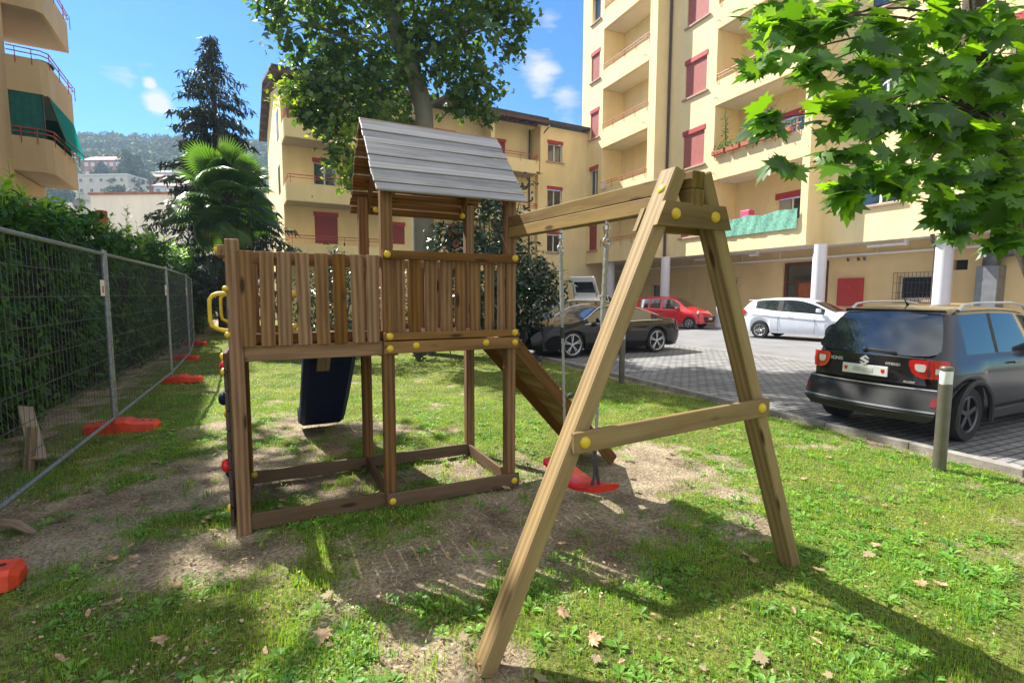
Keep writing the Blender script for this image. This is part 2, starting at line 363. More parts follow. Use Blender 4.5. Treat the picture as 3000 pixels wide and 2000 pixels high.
    def prism(s, poly, c, u, v_, nrm, th):
        """polygon in (u,v_) extruded by th along nrm, both faces"""
        c = Vector(c); u = Vector(u); v_ = Vector(v_); nrm = Vector(nrm); k = len(poly)
        a = [c+u*p[0]+v_*p[1] for p in poly]; b = [q+nrm*th for q in a]
        return s.raw(a+b, [list(range(k))[::-1], list(range(k, 2*k))]+[[i, (i+1) % k, k+(i+1) % k, k+i] for i in range(k)])
    def build(s, name, mat, parent=None, smooth=False):
        me = bpy.data.meshes.new(name); me.from_pydata(s.v, [], s.f); me.update()
        setattr_v(me, 'gc', s.gc); setattr_f(me, 'rnd', s.rn)
        return link(name, me, mat, parent, smooth)
def vnoise(x, y, sc, seed=0):
    x = np.asarray(x)*sc; y = np.asarray(y)*sc; xi = np.floor(x).astype(np.int64); yi = np.floor(y).astype(np.int64); fx = x-xi; fy = y-yi
    def h(a, b):
        n = (a*374761393 + b*668265263 + seed*982451653) & 0x7fffffff; n = ((n ^ (n >> 13))*1274126177) & 0x7fffffff; return ((n ^ (n >> 16)) & 0xffff)/65535.
    fx = fx*fx*(3-2*fx); fy = fy*fy*(3-2*fy)
    return (h(xi, yi)*(1-fx)+h(xi+1, yi)*fx)*(1-fy) + (h(xi, yi+1)*(1-fx)+h(xi+1, yi+1)*fx)*fy
def fbm(x, y, sc, seed=0, o=4):
    t = 0; a = .5
    for i in range(o): t = t + a*vnoise(x, y, sc*2**i, seed+i*17); a *= .5
    return t/(1-.5**o)
def rot_from(nrm, spin):
    """array of rotation matrices whose z axis = nrm, spun by spin; columns = local x,y,z"""
    n = nrm/np.linalg.norm(nrm, axis=1, keepdims=True)
    ref = np.where(np.abs(n[:, 2:3]) > .95, np.array([[1., 0, 0]]), np.array([[0, 0, 1.]]))
    u = np.cross(ref, n); u /= np.linalg.norm(u, axis=1, keepdims=True); v = np.cross(n, u)
    c = np.cos(spin)[:, None]; s = np.sin(spin)[:, None]
    return np.stack([u*c+v*s, -u*s+v*c, n], axis=2)
def scatter(name, tv, tf, pos, M3, scale, mat, parent=None, rnd=None, smooth=False):
    tv = np.asarray(tv, float); k = len(tv); n = len(pos); scale = np.asarray(scale, float)
    if scale.ndim == 1: scale = np.repeat(scale[:, None], 3, 1)
    V = np.einsum('nij,nkj->nki', M3, tv[None]*scale[:, None, :]) + pos[:, None, :]
    off = (np.arange(n)*k)[:, None, None]; fs = []
    for sz in (3, 4):
        q = [f for f in tf if len(f) == sz]
        if q: fs.append((np.array(q)[None]+off).reshape(-1, sz))
    if rnd is None: rnd = rng.random(n)
    return fast(name, V.reshape(-1, 3), fs, mat, parent, np.repeat(rnd, k), smooth)
# leaf templates (base at origin, pointing +y, z = normal)
OVAL = ([(0, 0, 0), (.17, .3, .04), (.19, .6, .03), (0, 1, -.06), (-.19, .6, .03), (-.17, .3, .04), (0, .45, -.02)], [[0, 1, 6], [1, 2, 6], [2, 3, 6], [3, 4, 6], [4, 5, 6], [5, 0, 6]])
MAPLE = None
def _maple():
    o = [(0, 0), (.09, .02), (.30, -.09), (.27, .06), (.50, .12), (.36, .24), (.62, .50), (.40, .46), (.38, .60), (.20, .50), (.19, .78), (.10, .74), (0, 1.02)]
    pts = o + [(-x, y) for x, y in o[-2:0:-1]]
    def z(x, y): return -.22*x*x - .16*(y-.4)**2 + .05*abs(x)
    vs = [(x, y, z(x, y)) for x, y in pts] + [(0, .32, .03)]
    c = len(pts); fs = [[i, (i+1) % c, c] for i in range(c)]
    # petiole
    b = len(vs); vs += [(-.008, 0, 0), (.008, 0, 0), (.006, -.5, .05), (-.006, -.5, .05)]; fs.append([b, b+1, b+2, b+3])
    return vs, fs
MAPLE = _maple()
STAR = ([(0, 0, 0), (.28, .05, .02), (.5, .45, -.06), (.2, .5, .03), (0, 1, -.1), (-.2, .5, .03), (-.5, .45, -.06), (-.28, .05, .02)], [[0, 1, 2, 3], [0, 3, 4, 5], [0, 5, 6, 7]])
# ================================================================== SETTING: ground, kerb, pavers, road
KD = Vector((-.4164, .9092, 0)); KP = Vector((4.96, 4.82, 0))       # kerb line: direction and a point on it
KN = Vector((.9092, .4164, 0))                                       # towards the car park
def kerb_x(y): return 4.96 - .458*(y-4.82)
SOIL = [(.35, 3.95, 1.5, .72, .75, 1.15), (1.35, 5.2, .85, .62, .5, .95), (-.4, 3.15, .75, .42, .3, 1.0), (.1, 3.6, .9, .5, .7, 1.0), (-3.0, 4.5, .55, 1.6, -.5, .95), (-2.2, 3.3, .95, .36, -.25, .8), (-2.35, 6.5, 1.25, .42, -.15, .95), (-.25, 2.25, .36, .28, 0, .9),
        (-1.5, 4.6, .9, .5, .45, .55), (-.4, 5.0, .6, .45, .45, .5), (-3.6, 3.4, .5, .8, -.4, .35), (-3.9, 6.2, .35, 1.4, -.4, .5), (1.75, 3.65, .28, .22, 0, .7), (1.9, 4.3, .5, .3, 0, .5), (-1.0, 1.9, .5, .3, .2, .45)]
def soil(x, y):
    x = np.asarray(x, float); y = np.asarray(y, float); s = np.zeros_like(x)
    wx = x + (fbm(x, y, 1.7, 3)-.5)*.7; wy = y + (fbm(x, y, 1.7, 9)-.5)*.7
    for (cx, cy, rx, ry, a, st) in SOIL:
        dx = wx-cx; dy = wy-cy; u = (dx*math.cos(a)+dy*math.sin(a))/rx; v = (-dx*math.sin(a)+dy*math.cos(a))/ry
        s = np.maximum(s, st*np.clip(1.7-1.2*np.sqrt(u*u+v*v), 0, 1.25))
    # bare strip under the hedge and along the kerb
    hx = -4.95 - .455*(y-6.3) - .55
    s = np.maximum(s, np.clip((hx-x)*1.4, 0, 1)); s = np.maximum(s, np.clip(1-(kerb_x(y)-x)/.35, 0, 1)*.75)
    left = np.clip((-.3-x)*.5, 0, 1)*np.clip((7-y)*.4, 0, 1)
    s = s + (fbm(x, y, 2.6, 31)-.5)*1.7 + (fbm(x, y, 9, 37)-.5)*.5 + left*.20 - .08
    return np.clip(s, 0, 1)
def gz(x, y):
    return (fbm(x, y, .8, 71)-.5)*.05 + (fbm(x, y, 5, 77)-.5)*.018*(1 if True else 0)
# lawn sheet (fine where it shows large)
def sheet(name, us, vs_, fz, mat, kind='structure'):
    U, V_ = np.meshgrid(us, vs_, indexing='ij'); X = U; Y = V_
    return X, Y
ys = np.concatenate([np.arange(-2, 9, .045), np.arange(9, 26, .14), np.array([26.2, 28, 31, 36])])
nx_ = 300; T = np.linspace(0, 1, nx_)
X = np.zeros((len(ys), nx_)); Y = np.zeros_like(X)
for i, y in enumerate(ys):
    xr = kerb_x(y)-.002; xl = -9 - .9*max(0, y*1.0-3) if y < 40 else -40
    X[i] = xl + (xr-xl)*(T**.62); Y[i] = y
SO = soil(X, Y); Z = gz(X, Y)*np.clip((kerb_x(Y)-X)/.4, 0, 1) - .035
Z = Z - .02*np.clip(SO, 0, 1)
idx = np.arange(X.size).reshape(X.shape)
q = np.stack([idx[:-1, :-1], idx[:-1, 1:], idx[1:, 1:], idx[1:, :-1]], -1).reshape(-1, 4)
m, n, l, p = newmat('lawn_soil'); p.inputs['Roughness'].default_value = .95; p.inputs['Specular IOR Level'].default_value = .2
at = n.new('ShaderNodeAttribute'); at.attribute_name = 'soil'; t = n.new('ShaderNodeTexCoord')
def rampnoise(n, l, t, scale, c0, c1, p0=.35, p1=.65, detail=6):
    a = n.new('ShaderNodeTexNoise'); a.inputs['Scale'].default_value = scale; a.inputs['Detail'].default_value = detail; a.inputs['Roughness'].default_value = .65; l.new(t.outputs['Object'], a.inputs['Vector'])
    r = n.new('ShaderNodeValToRGB'); r.color_ramp.elements[0].position = p0; r.color_ramp.elements[1].position = p1; r.color_ramp.elements[0].color = (*c0, 1); r.color_ramp.elements[1].color = (*c1, 1); l.new(a.outputs['Fac'], r.inputs['Fac']); return r.outputs[0], a
e1, _ = rampnoise(n, l, t, 2.2, (.20, .16, .11), (.50, .42, .30))
e2, na = rampnoise(n, l, t, 45, (.42, .39, .36), (1.15, 1.12, 1.08), .42, .58)
em = n.new('ShaderNodeMixRGB'); em.blend_type = 'MULTIPLY'; em.inputs[0].default_value = .75; l.new(e1, em.inputs[1]); l.new(e2, em.inputs[2])
g1, _ = rampnoise(n, l, t, 1.6, (.085, .115, .025), (.20, .23, .055)); g2, _ = rampnoise(n, l, t, 38, (.32, .30, .26), (1.55, 1.5, 1.3), .40, .60)
gm = n.new('ShaderNodeMixRGB'); gm.blend_type = 'MULTIPLY'; gm.inputs[0].default_value = .8; l.new(g1, gm.inputs[1]); l.new(g2, gm.inputs[2])
ad = n.new('ShaderNodeMath'); ad.operation = 'MULTIPLY_ADD'; ad.inputs[1].default_value = .7; ad.inputs[2].default_value = -.35; l.new(na.outputs['Fac'], ad.inputs[0])
ad2 = n.new('ShaderNodeMath'); ad2.operation = 'ADD'; l.new(at.outputs['Fac'], ad2.inputs[0]); l.new(ad.outputs[0], ad2.inputs[1])
sr = n.new('ShaderNodeValToRGB'); sr.color_ramp.elements[0].position = .22; sr.color_ramp.elements[1].position = .5; l.new(ad2.outputs[0], sr.inputs['Fac'])
gx = n.new('ShaderNodeMixRGB'); l.new(sr.outputs[0], gx.inputs[0]); l.new(gm.outputs[0], gx.inputs[1]); l.new(em.outputs[0], gx.inputs[2]); l.new(gx.outputs[0], p.inputs['Base Color'])
bp = n.new('ShaderNodeBump'); bp.inputs['Strength'].default_value = 1.0; bp.inputs['Distance'].default_value = .03; l.new(na.outputs['Fac'], bp.inputs['Height']); l.new(bp.outputs[0], p.inputs['Normal'])
lawn = fast('lawn', np.stack([X, Y, Z], -1).reshape(-1, 3), [q], 'lawn_soil', smooth=True); setattr_f(lawn.data, 'soil', SO.ravel()); tag(lawn, kind='structure')
# far ground sheet out to the horizon
plain('far_ground', (.09, .10, .05), .95, var=.25, scale=.02)
mb = MB(); mb.raw([(-1500, -300, -.16), (1500, -300, -.16), (1500, 1500, -.16), (-1500, 1500, -.16)], [[0, 1, 2, 3]]); tag(mb.build('ground', 'far_ground'), kind='structure')
# kerb
def K(u, v, z=0): c = KP + KD*u + KN*v; return (c.x, c.y, z)
mb = MB(); u = -8.0; 
while u < 22: mb.board(K(u+.004, .06, -.045), K(u+.996, .06, -.045), .115, .15, KN, .008); u += 1.0
tag(mb.build('kerb', 'kerb_stone'), kind='structure')
# grass pavers: rows of concrete pavers across the bays
m, n, l, p = newmat('pavers'); p.inputs['Roughness'].default_value = .9; t = n.new('ShaderNodeTexCoord')
mp = n.new('ShaderNodeMapping'); mp.inputs['Rotation'].default_value = (0, 0, -math.atan2(KN.y, KN.x)); l.new(t.outputs['Object'], mp.inputs['Vector'])
br = n.new('ShaderNodeTexBrick'); br.inputs['Scale'].default_value = 1; br.inputs['Brick Width'].default_value = .22; br.inputs['Row Height'].default_value = .115; br.inputs['Mortar Size'].default_value = .016; br.inputs['Mortar Smooth'].default_value = .25
br.inputs['Color1'].default_value = (.27, .27, .285, 1); br.inputs['Color2'].default_value = (.21, .21, .225, 1); br.inputs['Mortar'].default_value = (.085, .085, .07, 1); l.new(mp.outputs[0], br.inputs['Vector'])
# every fourth row lighter
sx = n.new('ShaderNodeSeparateXYZ'); l.new(mp.outputs[0], sx.inputs[0])
def MM(op, a, b=0., cl=False):
    q_ = n.new('ShaderNodeMath'); q_.operation = op; q_.use_clamp = cl
    for i, v in enumerate((a, b)):
        if isinstance(v, (int, float)): q_.inputs[i].default_value = v
        else: l.new(v, q_.inputs[i])
    return q_.outputs[0]
row = MM('MODULO', MM('FLOOR', MM('DIVIDE', MM('ADD', sx.outputs['Y'], 230.0), .115)), 4.0); isl = MM('LESS_THAN', row, .5)
c1, nn = rampnoise(n, l, t, 1.2, (.75, .75, .75), (1.15, 1.14, 1.1)); c2, nn2 = rampnoise(n, l, t, 70, (.7, .7, .7), (1.2, 1.2, 1.2))
b1 = n.new('ShaderNodeMixRGB'); b1.blend_type = 'MULTIPLY'; b1.inputs[0].default_value = 1; l.new(br.outputs['Color'], b1.inputs[1]); l.new(c1, b1.inputs[2])
b2 = n.new('ShaderNodeMixRGB'); b2.blend_type = 'MULTIPLY'; b2.inputs[0].default_value = .8; l.new(b1.outputs[0], b2.inputs[1]); l.new(c2, b2.inputs[2])
b3 = n.new('ShaderNodeMixRGB'); b3.blend_type = 'MULTIPLY'; b3.inputs[2].default_value = (1.2, 1.2, 1.2, 1); l.new(isl, b3.inputs[0]); l.new(b2.outputs[0], b3.inputs[1]); l.new(b3.outputs[0], p.inputs['Base Color'])
bp = n.new('ShaderNodeBump'); bp.inputs['Strength'].default_value = .8; bp.inputs['Distance'].default_value = .012; bp.invert = True; l.new(br.outputs['Fac'], bp.inputs['Height']); l.new(bp.outputs[0], p.inputs['Normal'])
mb = MB(); mb.raw([K(-10, .117, 0), K(-10, 6.0, 0), K(11.2, 6.0, 0), K(16, .117, 0)], [[0, 1, 2, 3]]); tag(mb.build('paving', 'pavers'), kind='structure')
mb = MB(); mb.raw([K(-16, .117, -.004), K(-16, 26, -.004), K(60, 26, -.004), K(60, .117, -.004)], [[0, 1, 2, 3]]); tag(mb.build('road', 'asphalt'), kind='structure')
mb = MB(); mb.board(K(-10, 6.05, -.03), K(11.2, 6.05, -.03), .1, .075, KN); tag(mb.build('paving_edge', 'kerb_stone'), kind='structure')

# ================================================================== BUILDING HELPERS (local frame: x = along facade, y = outward, z = up)
def holes_wall(mb, x0, x1, z0, z1, y, holes, depth=.22, axis='x', xc=0):
    """wall plane facing +y with rectangular holes and their reveals"""
    xs = sorted({x0, x1, *[min(max(a, x0), x1) for h in holes for a in h[:2]]}); zs = sorted({z0, z1, *[min(max(a, z0), z1) for h in holes for a in h[2:4]]})
    for i in range(len(xs)-1):
        for j in range(len(zs)-1):
            cx = (xs[i]+xs[i+1])/2; cz = (zs[j]+zs[j+1])/2
            if any(h[0] < cx < h[1] and h[2] < cz < h[3] for h in holes): continue
            mb.raw([(xs[i], y, zs[j]), (xs[i+1], y, zs[j]), (xs[i+1], y, zs[j+1]), (xs[i], y, zs[j+1])], [[3, 2, 1, 0]], rn=.5)
    for (a, b, c, d) in [h[:4] for h in holes]:
        yb = y-depth
        mb.raw([(a, y, c), (b, y, c), (b, y, d), (a, y, d), (a, yb, c), (b, yb, c), (b, yb, d), (a, yb, d)], [[0, 1, 5, 4], [1, 2, 6, 5], [2, 3, 7, 6], [3, 0, 4, 7]], rn=.5)
def quadbox(mb, x0, x1, y0, y1, z0, z1): mb.box(x0, x1, y0, y1, z0, z1, .002)
def window(par, x0, x1, z0, z1, y, kind, depth=.22, box=.25, shut='shutter_red', boxm='frame_red', sill=True, bars=False, n=2, curtain=False):
    """a window as a part: frame, pane / shutter, box and sill as its sub-parts"""
    yb = y-depth
    f = MB(); t = .055
    zt = z1 - box
    f.box(x0, x1, yb+.002, yb+.05, z0, z0+t); f.box(x0, x1, yb+.002, yb+.05, zt-t, zt); f.box(x0, x0+t, yb+.003, yb+.052, z0+t, zt-t); f.box(x1-t, x1, yb+.003, yb+.052, z0+t, zt-t)
    for k in range(1, n):
        xc = x0+(x1-x0)*k/n; f.box(xc-t*.8, xc+t*.8, yb+.003, yb+.054, z0+t, zt-t)
    fr = f.build('window', 'window_white', par)
    g = MB(); g.box(x0+t*.8, x1-t*.8, yb-.03, yb+.012, z0+t*.8, zt-t*.8)
    if kind == 'open': g.build('pane', 'window_glass', fr)
    else:
        s = MB(); z = z0+.012
        while z < zt-.02:
            s.box(x0+.012, x1-.012, y-.09, y-.06, z, min(z+.052, zt-.002), .008); z += .056
        s.build('shutter', shut, fr)
    if curtain:
        c = MB(); k = 14; vs = []
        xa = x0+(x1-x0)*.55
        for i in range(k+1):
            xx = xa+(x1-t-xa)*i/k; vs += [(xx, yb+.06+.02*math.sin(i*2.1), z0+.02), (xx, yb+.06+.02*math.sin(i*2.1), zt-.03)]
        c.raw(vs, [[2*i, 2*i+2, 2*i+3, 2*i+1] for i in range(k)]); c.build('curtain', 'curtain', fr)
    if box: b = MB(); b.box(x0-.05, x1+.05, y-.06, y+.03, z1-box, z1+.0); b.build('shutter_box', boxm, fr)
    if sill: b = MB(); b.box(x0-.14, x1+.14, y-.02, y+.11, z0-.09, z0-.003); b.build('sill', 'sill_stone', fr)
    if bars:
        b = MB(); yy = y+.14; k = int((x1-x0+.2)/.13)
        for i in range(k+1): xx = x0-.1+(x1-x0+.2)*i/k; b.tube([(xx, yy, z0-.12), (xx, yy, z1+.12)], .009, 5)
        for zz in np.linspace(z0-.12, z1+.12, 4): b.tube([(x0-.1, yy, zz), (x1+.1, yy, zz)], .009, 5)
        for xx in (x0-.1, x1+.1):
            for zz in (z0-.12, z1+.12): b.tube([(xx, yy, zz), (xx, y-.02, zz)], .01, 5)
        b.build('grille', 'pipe_brown', fr)
    return fr
def rail(par, x0, x1, y, z, h=.3, ends=(), m='rail_red', name='railing'):
    r = MB()
    for k, zz in enumerate((z+h, z+h-.14)): r.tube([(x0+.02, y, zz), (x1-.02, y, zz)], .024 if k == 0 else .018, 6)
    k = max(2, int(abs(x1-x0)/1.1))
    for i in range(k+1):
        xx = x0+.1+(x1-x0-.2)*i/k
        r.tube([(xx, y, z+h), (xx, y, z-.16), (xx, y-.1, z-.16)], .014, 5)
    for e in ends:
        for zz in (z+h, z+h-.14): r.tube([(e[0], y, zz), (e[0], e[1], zz)], .02, 6)
    return r.build(name, m, par)
def hook(par, x, y, z):
    r = MB(); r.tube([(x, y, z), (x, y+.12, z+.05), (x, y+.22, z+.0), (x, y+.25, z-.07)], .015, 5); return r.build('drain_spout', 'pipe_brown', par)
def frame_of(name, label, cat, origin, t, group=None):
    return thing(name, label, cat, (origin[0], origin[1], 0), math.atan2(t[1], t[0]), group)

# ================================================================== TALL BUILDING (right)
T1 = (-.4067, .9135)
tb = frame_of('apartment_building', 'tall cream apartment block with recessed balconies over a ground floor on round columns', 'building', (10.88, 26.84), T1)
TOP = 27.5; ZB = [3.9+3.8*k for k in range(6)]; D0 = .97; D3 = -1.0; DG = -2.07
w1 = MB()
# block 1
h1 = [(10.25, 11.27, z+.9, z+2.85) for z in ZB]; 
def strip(mb, x0, x1, y, holes): holes_wall(mb, x0, x1, 3.9, TOP, y, holes)
strip(w1, 9.8, 12.4, D0, h1); strip(w1, 4.42, 5.08, D0, [])
for k, z in enumerate(ZB):   # bay recess
    zt = (ZB[k+1] if k < 5 else TOP); yr = D0-1.6
    w1.raw([(5.08, yr, z), (9.8, yr, z), (9.8, yr, zt), (5.08, yr, zt)], [[3, 2, 1, 0]], rn=.5)
    w1.raw([(5.08, yr, z), (5.08, D0, z), (5.08, D0, zt), (5.08, yr, zt)], [[0, 1, 2, 3]], rn=.5); w1.raw([(9.8, yr, z), (9.8, D0, z), (9.8, D0, zt), (9.8, yr, zt)], [[3, 2, 1, 0]], rn=.5)
w1.raw([(12.4, D0, 3.9), (12.4, -12, 3.9), (12.4, -12, TOP), (12.4, D0, TOP)], [[0, 1, 2, 3]], rn=.5)
w1.raw([(4.42, 0, 3.9), (4.42, D0, 3.9), (4.42, D0, TOP), (4.42, 0, TOP)], [[0, 1, 2, 3]], rn=.5)
# block 2
h2 = [(1.53, 3.13, z+1.05, z+3.1) for z in ZB]
strip(w1, .85, 4.42, 0, h2); strip(w1, -4.65, -4.3, 0, [])
for k, z in enumerate(ZB):
    zt = (ZB[k+1] if k < 5 else TOP); yr = -1.7
    holes_wall(w1, -4.3, .85, z, zt, yr, [(-3.3, -1.7, z+.2, z+2.8)])
    w1.raw([(-4.3, yr, z), (-4.3, 0, z), (-4.3, 0, zt), (-4.3, yr, zt)], [[0, 1, 2, 3]], rn=.5); w1.raw([(.85, yr, z), (.85, 0, z), (.85, 0, zt), (.85, yr, zt)], [[3, 2, 1, 0]], rn=.5)
w1.raw([(-4.65, D3, 3.9), (-4.65, 0, 3.9), (-4.65, 0, TOP), (-4.65, D3, TOP)], [[0, 1, 2, 3]], rn=.5)
# block 3 and 4
h3 = [(-7.8, -6.1, z+1.45, z+3.0) for z in ZB]; strip(w1, -9.4, -4.65, D3, h3)
h4 = [(a, a+1.7, z+1.3, z+2.9) for z in ZB for a in (-12.6, -16.4)]; strip(w1, -20, -9.4, D3+.35, h4)
w1.raw([(-9.4, D3, 3.9), (-9.4, D3+.35, 3.9), (-9.4, D3+.35, TOP), (-9.4, D3, TOP)], [[3, 2, 1, 0]], rn=.5)
w1.raw([(-20, D3+.35, 0), (-20, -13, 0), (-20, -13, TOP), (-20, D3+.35, TOP)], [[3, 2, 1, 0]], rn=.5)
w1.raw([(-20, -13, TOP), (-20, D0, TOP), (12.4, D0, TOP), (12.4, -13, TOP)], [[0, 1, 2, 3]], rn=.5)
w1.build('wall', 'stucco_cream', tb)
g = MB()   # ground floor wall
gh = [(-4.35, -1.99, 0, 3.32), (-8.6, -7.3, 1.55, 2.5), (-9.6, -9.16, 2.66, 3.03), (.84, 1.39, 1.6, 2.56), (7.2, 8.1, 1.4, 2.4), (10.4, 11.5, 1.3, 2.35), (12.9, 19.5, 0, 2.9), (-16, -14.5, 1.4, 2.5)]
holes_wall(g, -20, 20, 0, 3.9, DG, gh, .25); g.build('ground_floor_wall', 'stucco_ground', tb)
g = MB(); 
g.raw([(-20, DG, 3.9), (-20, D3+.35, 3.9), (-9.4, D3+.35, 3.9), (-9.4, DG, 3.9)], [[0, 1, 2, 3]]); g.raw([(-9.4, DG, 3.9), (-9.4, D3, 3.9), (-4.65, D3, 3.9), (-4.65, DG, 3.9)], [[0, 1, 2, 3]]); g.raw([(-4.65, DG, 3.9), (-4.65, 0, 3.9), (4.42, 0, 3.9), (4.42, DG, 3.9)], [[0, 1, 2, 3]]); g.raw([(4.42, DG, 3.9), (4.42, D0, 3.9), (12.4, D0, 3.9), (12.4, DG, 3.9)], [[0, 1, 2, 3]])
g.build('soffit', 'soffit_white', tb)
# columns
for (s, d, r) in ((.28, -.4, .26), (-5.05, -.42, .27), (3.71, .5, .26), (9.15, .5, .26), (12.2, .6, .24), (-9.25, -1.25, .27), (-13.8, -1.1, .27)):
    c = MB(); c.lathe([(r+.05, 0), (r+.05, .12), (r, .14), (r, 3.9)], (s, d, 0), n=28); c.build('column', 'column_white', tb, True)
for k, z in enumerate(ZB):
    o = MB(); o.box(5.083, 9.797, D0-.16, D0+.004, z-.003, z+1.2); o.box(5.09, 9.79, D0-1.595, D0-.165, z-.001, z+.2); b = o.build('balcony', 'stucco_cream', tb)
    rail(b, 5.1, 9.78, D0+.05, z+1.2, .3); hook(b, 5.3, D0, z+.3)
    o = MB(); o.box(5.12, 9.76, D0-1.59, D0-.17, z-.02, z-.004); o.build('balcony_soffit', 'soffit_white', b)
    o = MB(); o.box(-4.297, .847, -.16, .004, z-.003, z+1.2); o.box(-4.29, .84, -1.695, -.165, z-.001, z+.2); b = o.build('balcony', 'stucco_cream', tb)
    hook(b, .7, 0, z+.3)
    o = MB(); o.box(-4.26, .81, -1.69, -.17, z-.02, z-.004); o.build('balcony_soffit', 'soffit_white', b)
    rail(b, -4.2, .82, .05, z+1.2, .3, m='rail_red' if k else 'awning_dark_green')
    window(tb, -3.3, -1.7, z+.2, z+2.8, -1.7, 'open', .2, .3, curtain=(k == 0), sill=False)
    window(tb, 1.53, 3.13, z+1.05, z+3.1, 0, 'shut', shut='shutter_faded')
    window(tb, 10.25, 11.27, z+.9, z+2.85, D0, 'shut' if k in (0, 2, 3) else 'open', shut='shutter_faded' if k else 'shutter_red', n=2 if k == 1 else 1)
    window(tb, -7.8, -6.1, z+1.45, z+3.0, D3, 'open', sill=True, boxm='shutter_faded', bars=False)
    if k < 4:
        for a in (-12.6, -16.4): window(tb, a, a+1.7, z+1.3, z+2.9, D3+.35, 'open')
# pipes
p_ = MB(); p_.tube([(4.33, .09, 3.6), (4.33, .09, TOP)], .065, 8); p_.build('drainpipe', 'pipe_brown', tb, True)
p_ = MB(); p_.tube([(-9.0, D3+.12, 3.95), (-9.02, D3+.1, 3.72), (-9.0, D3-.2, 3.55), (-8.98, D3-.25, 3.3), (-8.98, D3-.25, .15)], .075, 10); p_.build('drainpipe', 'pipe_brown', tb, True)
p_ = MB(); p_.tube([(-19, DG+.15, 3.47), (12, DG+.15, 3.47)], .05, 8); 
for s in np.arange(-18, 12, 2.3): p_.tube([(s, DG+.15, 3.47), (s, DG+.15, 3.9)], .012, 5)
p_.build('service_pipe', 'white_paint', tb, True)
d_ = MB(); d_.tube([(-10.4, DG+.35, 0), (-10.4, DG+.35, 2.9)], .001, 4); d_.box(-10.72, -10.1, DG+.02, DG+.55, 0, 2.75, .01); d_.build('air_duct', 'duct_grey', tb)
d_ = MB(); d_.tube([(-10.41, DG+.3, 2.7), (-10.41, DG+.3, 2.95), (-10.5, DG+.32, 3.15), (-10.75, DG+.34, 3.26), (-11.1, DG+.35, 3.3), (-20, DG+.35, 3.3)], .24, 14); d_.build('air_duct', 'pipe_grey', tb, True)
# entrance door
f = MB(); y = DG-.2
f.box(-4.35, -4.2, y, y+.1, 0, 3.3); f.box(-2.14, -1.99, y, y+.1, 0, 3.3); f.box(-4.2, -2.14, y, y+.1, 3.2, 3.32); f.box(-4.2, -2.14, y, y+.1, 2.3, 2.42); f.box(-2.75, -2.65, y, y+.1, 0, 2.3); fr = f.build('door', 'frame_brown', tb)
f = MB(); f.box(-4.2, -2.76, y+.02, y+.07, 0, 2.3); f.build('door_leaf', 'door_brown', fr)
f = MB(); f.box(-4.2, -2.14, y+.01, y+.03, 2.42, 3.2); f.box(-2.65, -2.14, y+.01, y+.03, 0, 2.3); f.build('pane', 'window_glass', fr)
f = MB(); f.box(-2.9, -2.84, y+.08, y+.14, .95, 1.3); f.build('handle', 'steel', fr)
# glazed entrance at the far end
f = MB()
for s in (12.95, 14.3, 15.6, 16.9, 18.2, 19.45): f.box(s-.05, s+.05, y, y+.1, 0, 2.9)
for z in (.05, 2.2, 2.85): f.box(12.9, 19.5, y+.01, y+.08, z-.05, z+.05)
fr = f.build('glazed_entrance', 'pipe_grey', tb); f = MB(); f.box(12.9, 19.5, y-.02, y+.03, 0, 2.9); f.build('pane', 'window_glass', fr)
f = MB(); f.box(12.5, 19.6, DG+.01, DG+.5, 2.95, 3.35); f.build('canopy', 'duct_grey', tb)
window(tb, -8.6, -7.3, 1.55, 2.5, DG, 'open', box=0, n=1, bars=True); window(tb, .84, 1.39, 1.6, 2.56, DG, 'open', box=0, n=1, bars=True)
window(tb, 7.2, 8.1, 1.4, 2.4, DG, 'open', box=0, n=1); window(tb, 10.4, 11.5, 1.3, 2.35, DG, 'open', box=0, n=2); window(tb, -16, -14.5, 1.4, 2.5, DG, 'open', box=0, n=2, bars=True)
f = MB(); f.box(-9.6, -9.16, DG-.25, DG-.2, 2.66, 3.03); f.build('vent', 'interior_dark', tb)
f = MB(); f.box(-5.97, -4.88, DG+.002, DG+.14, 1.24, 2.47, .012); pb = f.build('red_panel', 'frame_red', tb)
f = MB(); f.box(-5.5, -5.36, DG+.14, DG+.145, 2.06, 2.12); f.box(-5.42, -5.38, DG+.14, DG+.146, 2.0, 2.15); f.build('panel_mark', 'orange_red_plastic', pb)
for (s, d, L_) in ((-7.2, -1.35, 1.5), (2.2, -1.0, 1.6), (-1.2, -.9, .5)):
    f = MB(); f.box(s-L_/2, s+L_/2, d-.07, d+.07, 3.68, 3.78, .01); f.box(s-L_/2, s-L_/2+.08, d-.09, d+.09, 3.66, 3.899); f.build('ceiling_light', 'white_paint', tb)
# spots under soffit
for s in (-6.0, -5.75, -5.3): f = MB(); f.lathe([(.001, 0), (.06, .0), (.05, .1), (.04, .14)], (s, DG+.12, 3.22), (0, .5, 1), 10); f.build('spotlight', 'pipe_grey', tb)
# things on the balconies
def tbl(x, y, z): c, s = math.cos(tb.rotation_euler.z), math.sin(tb.rotation_euler.z); return (tb.location.x+x*c-y*s, tb.location.y+x*s+y*c, z)
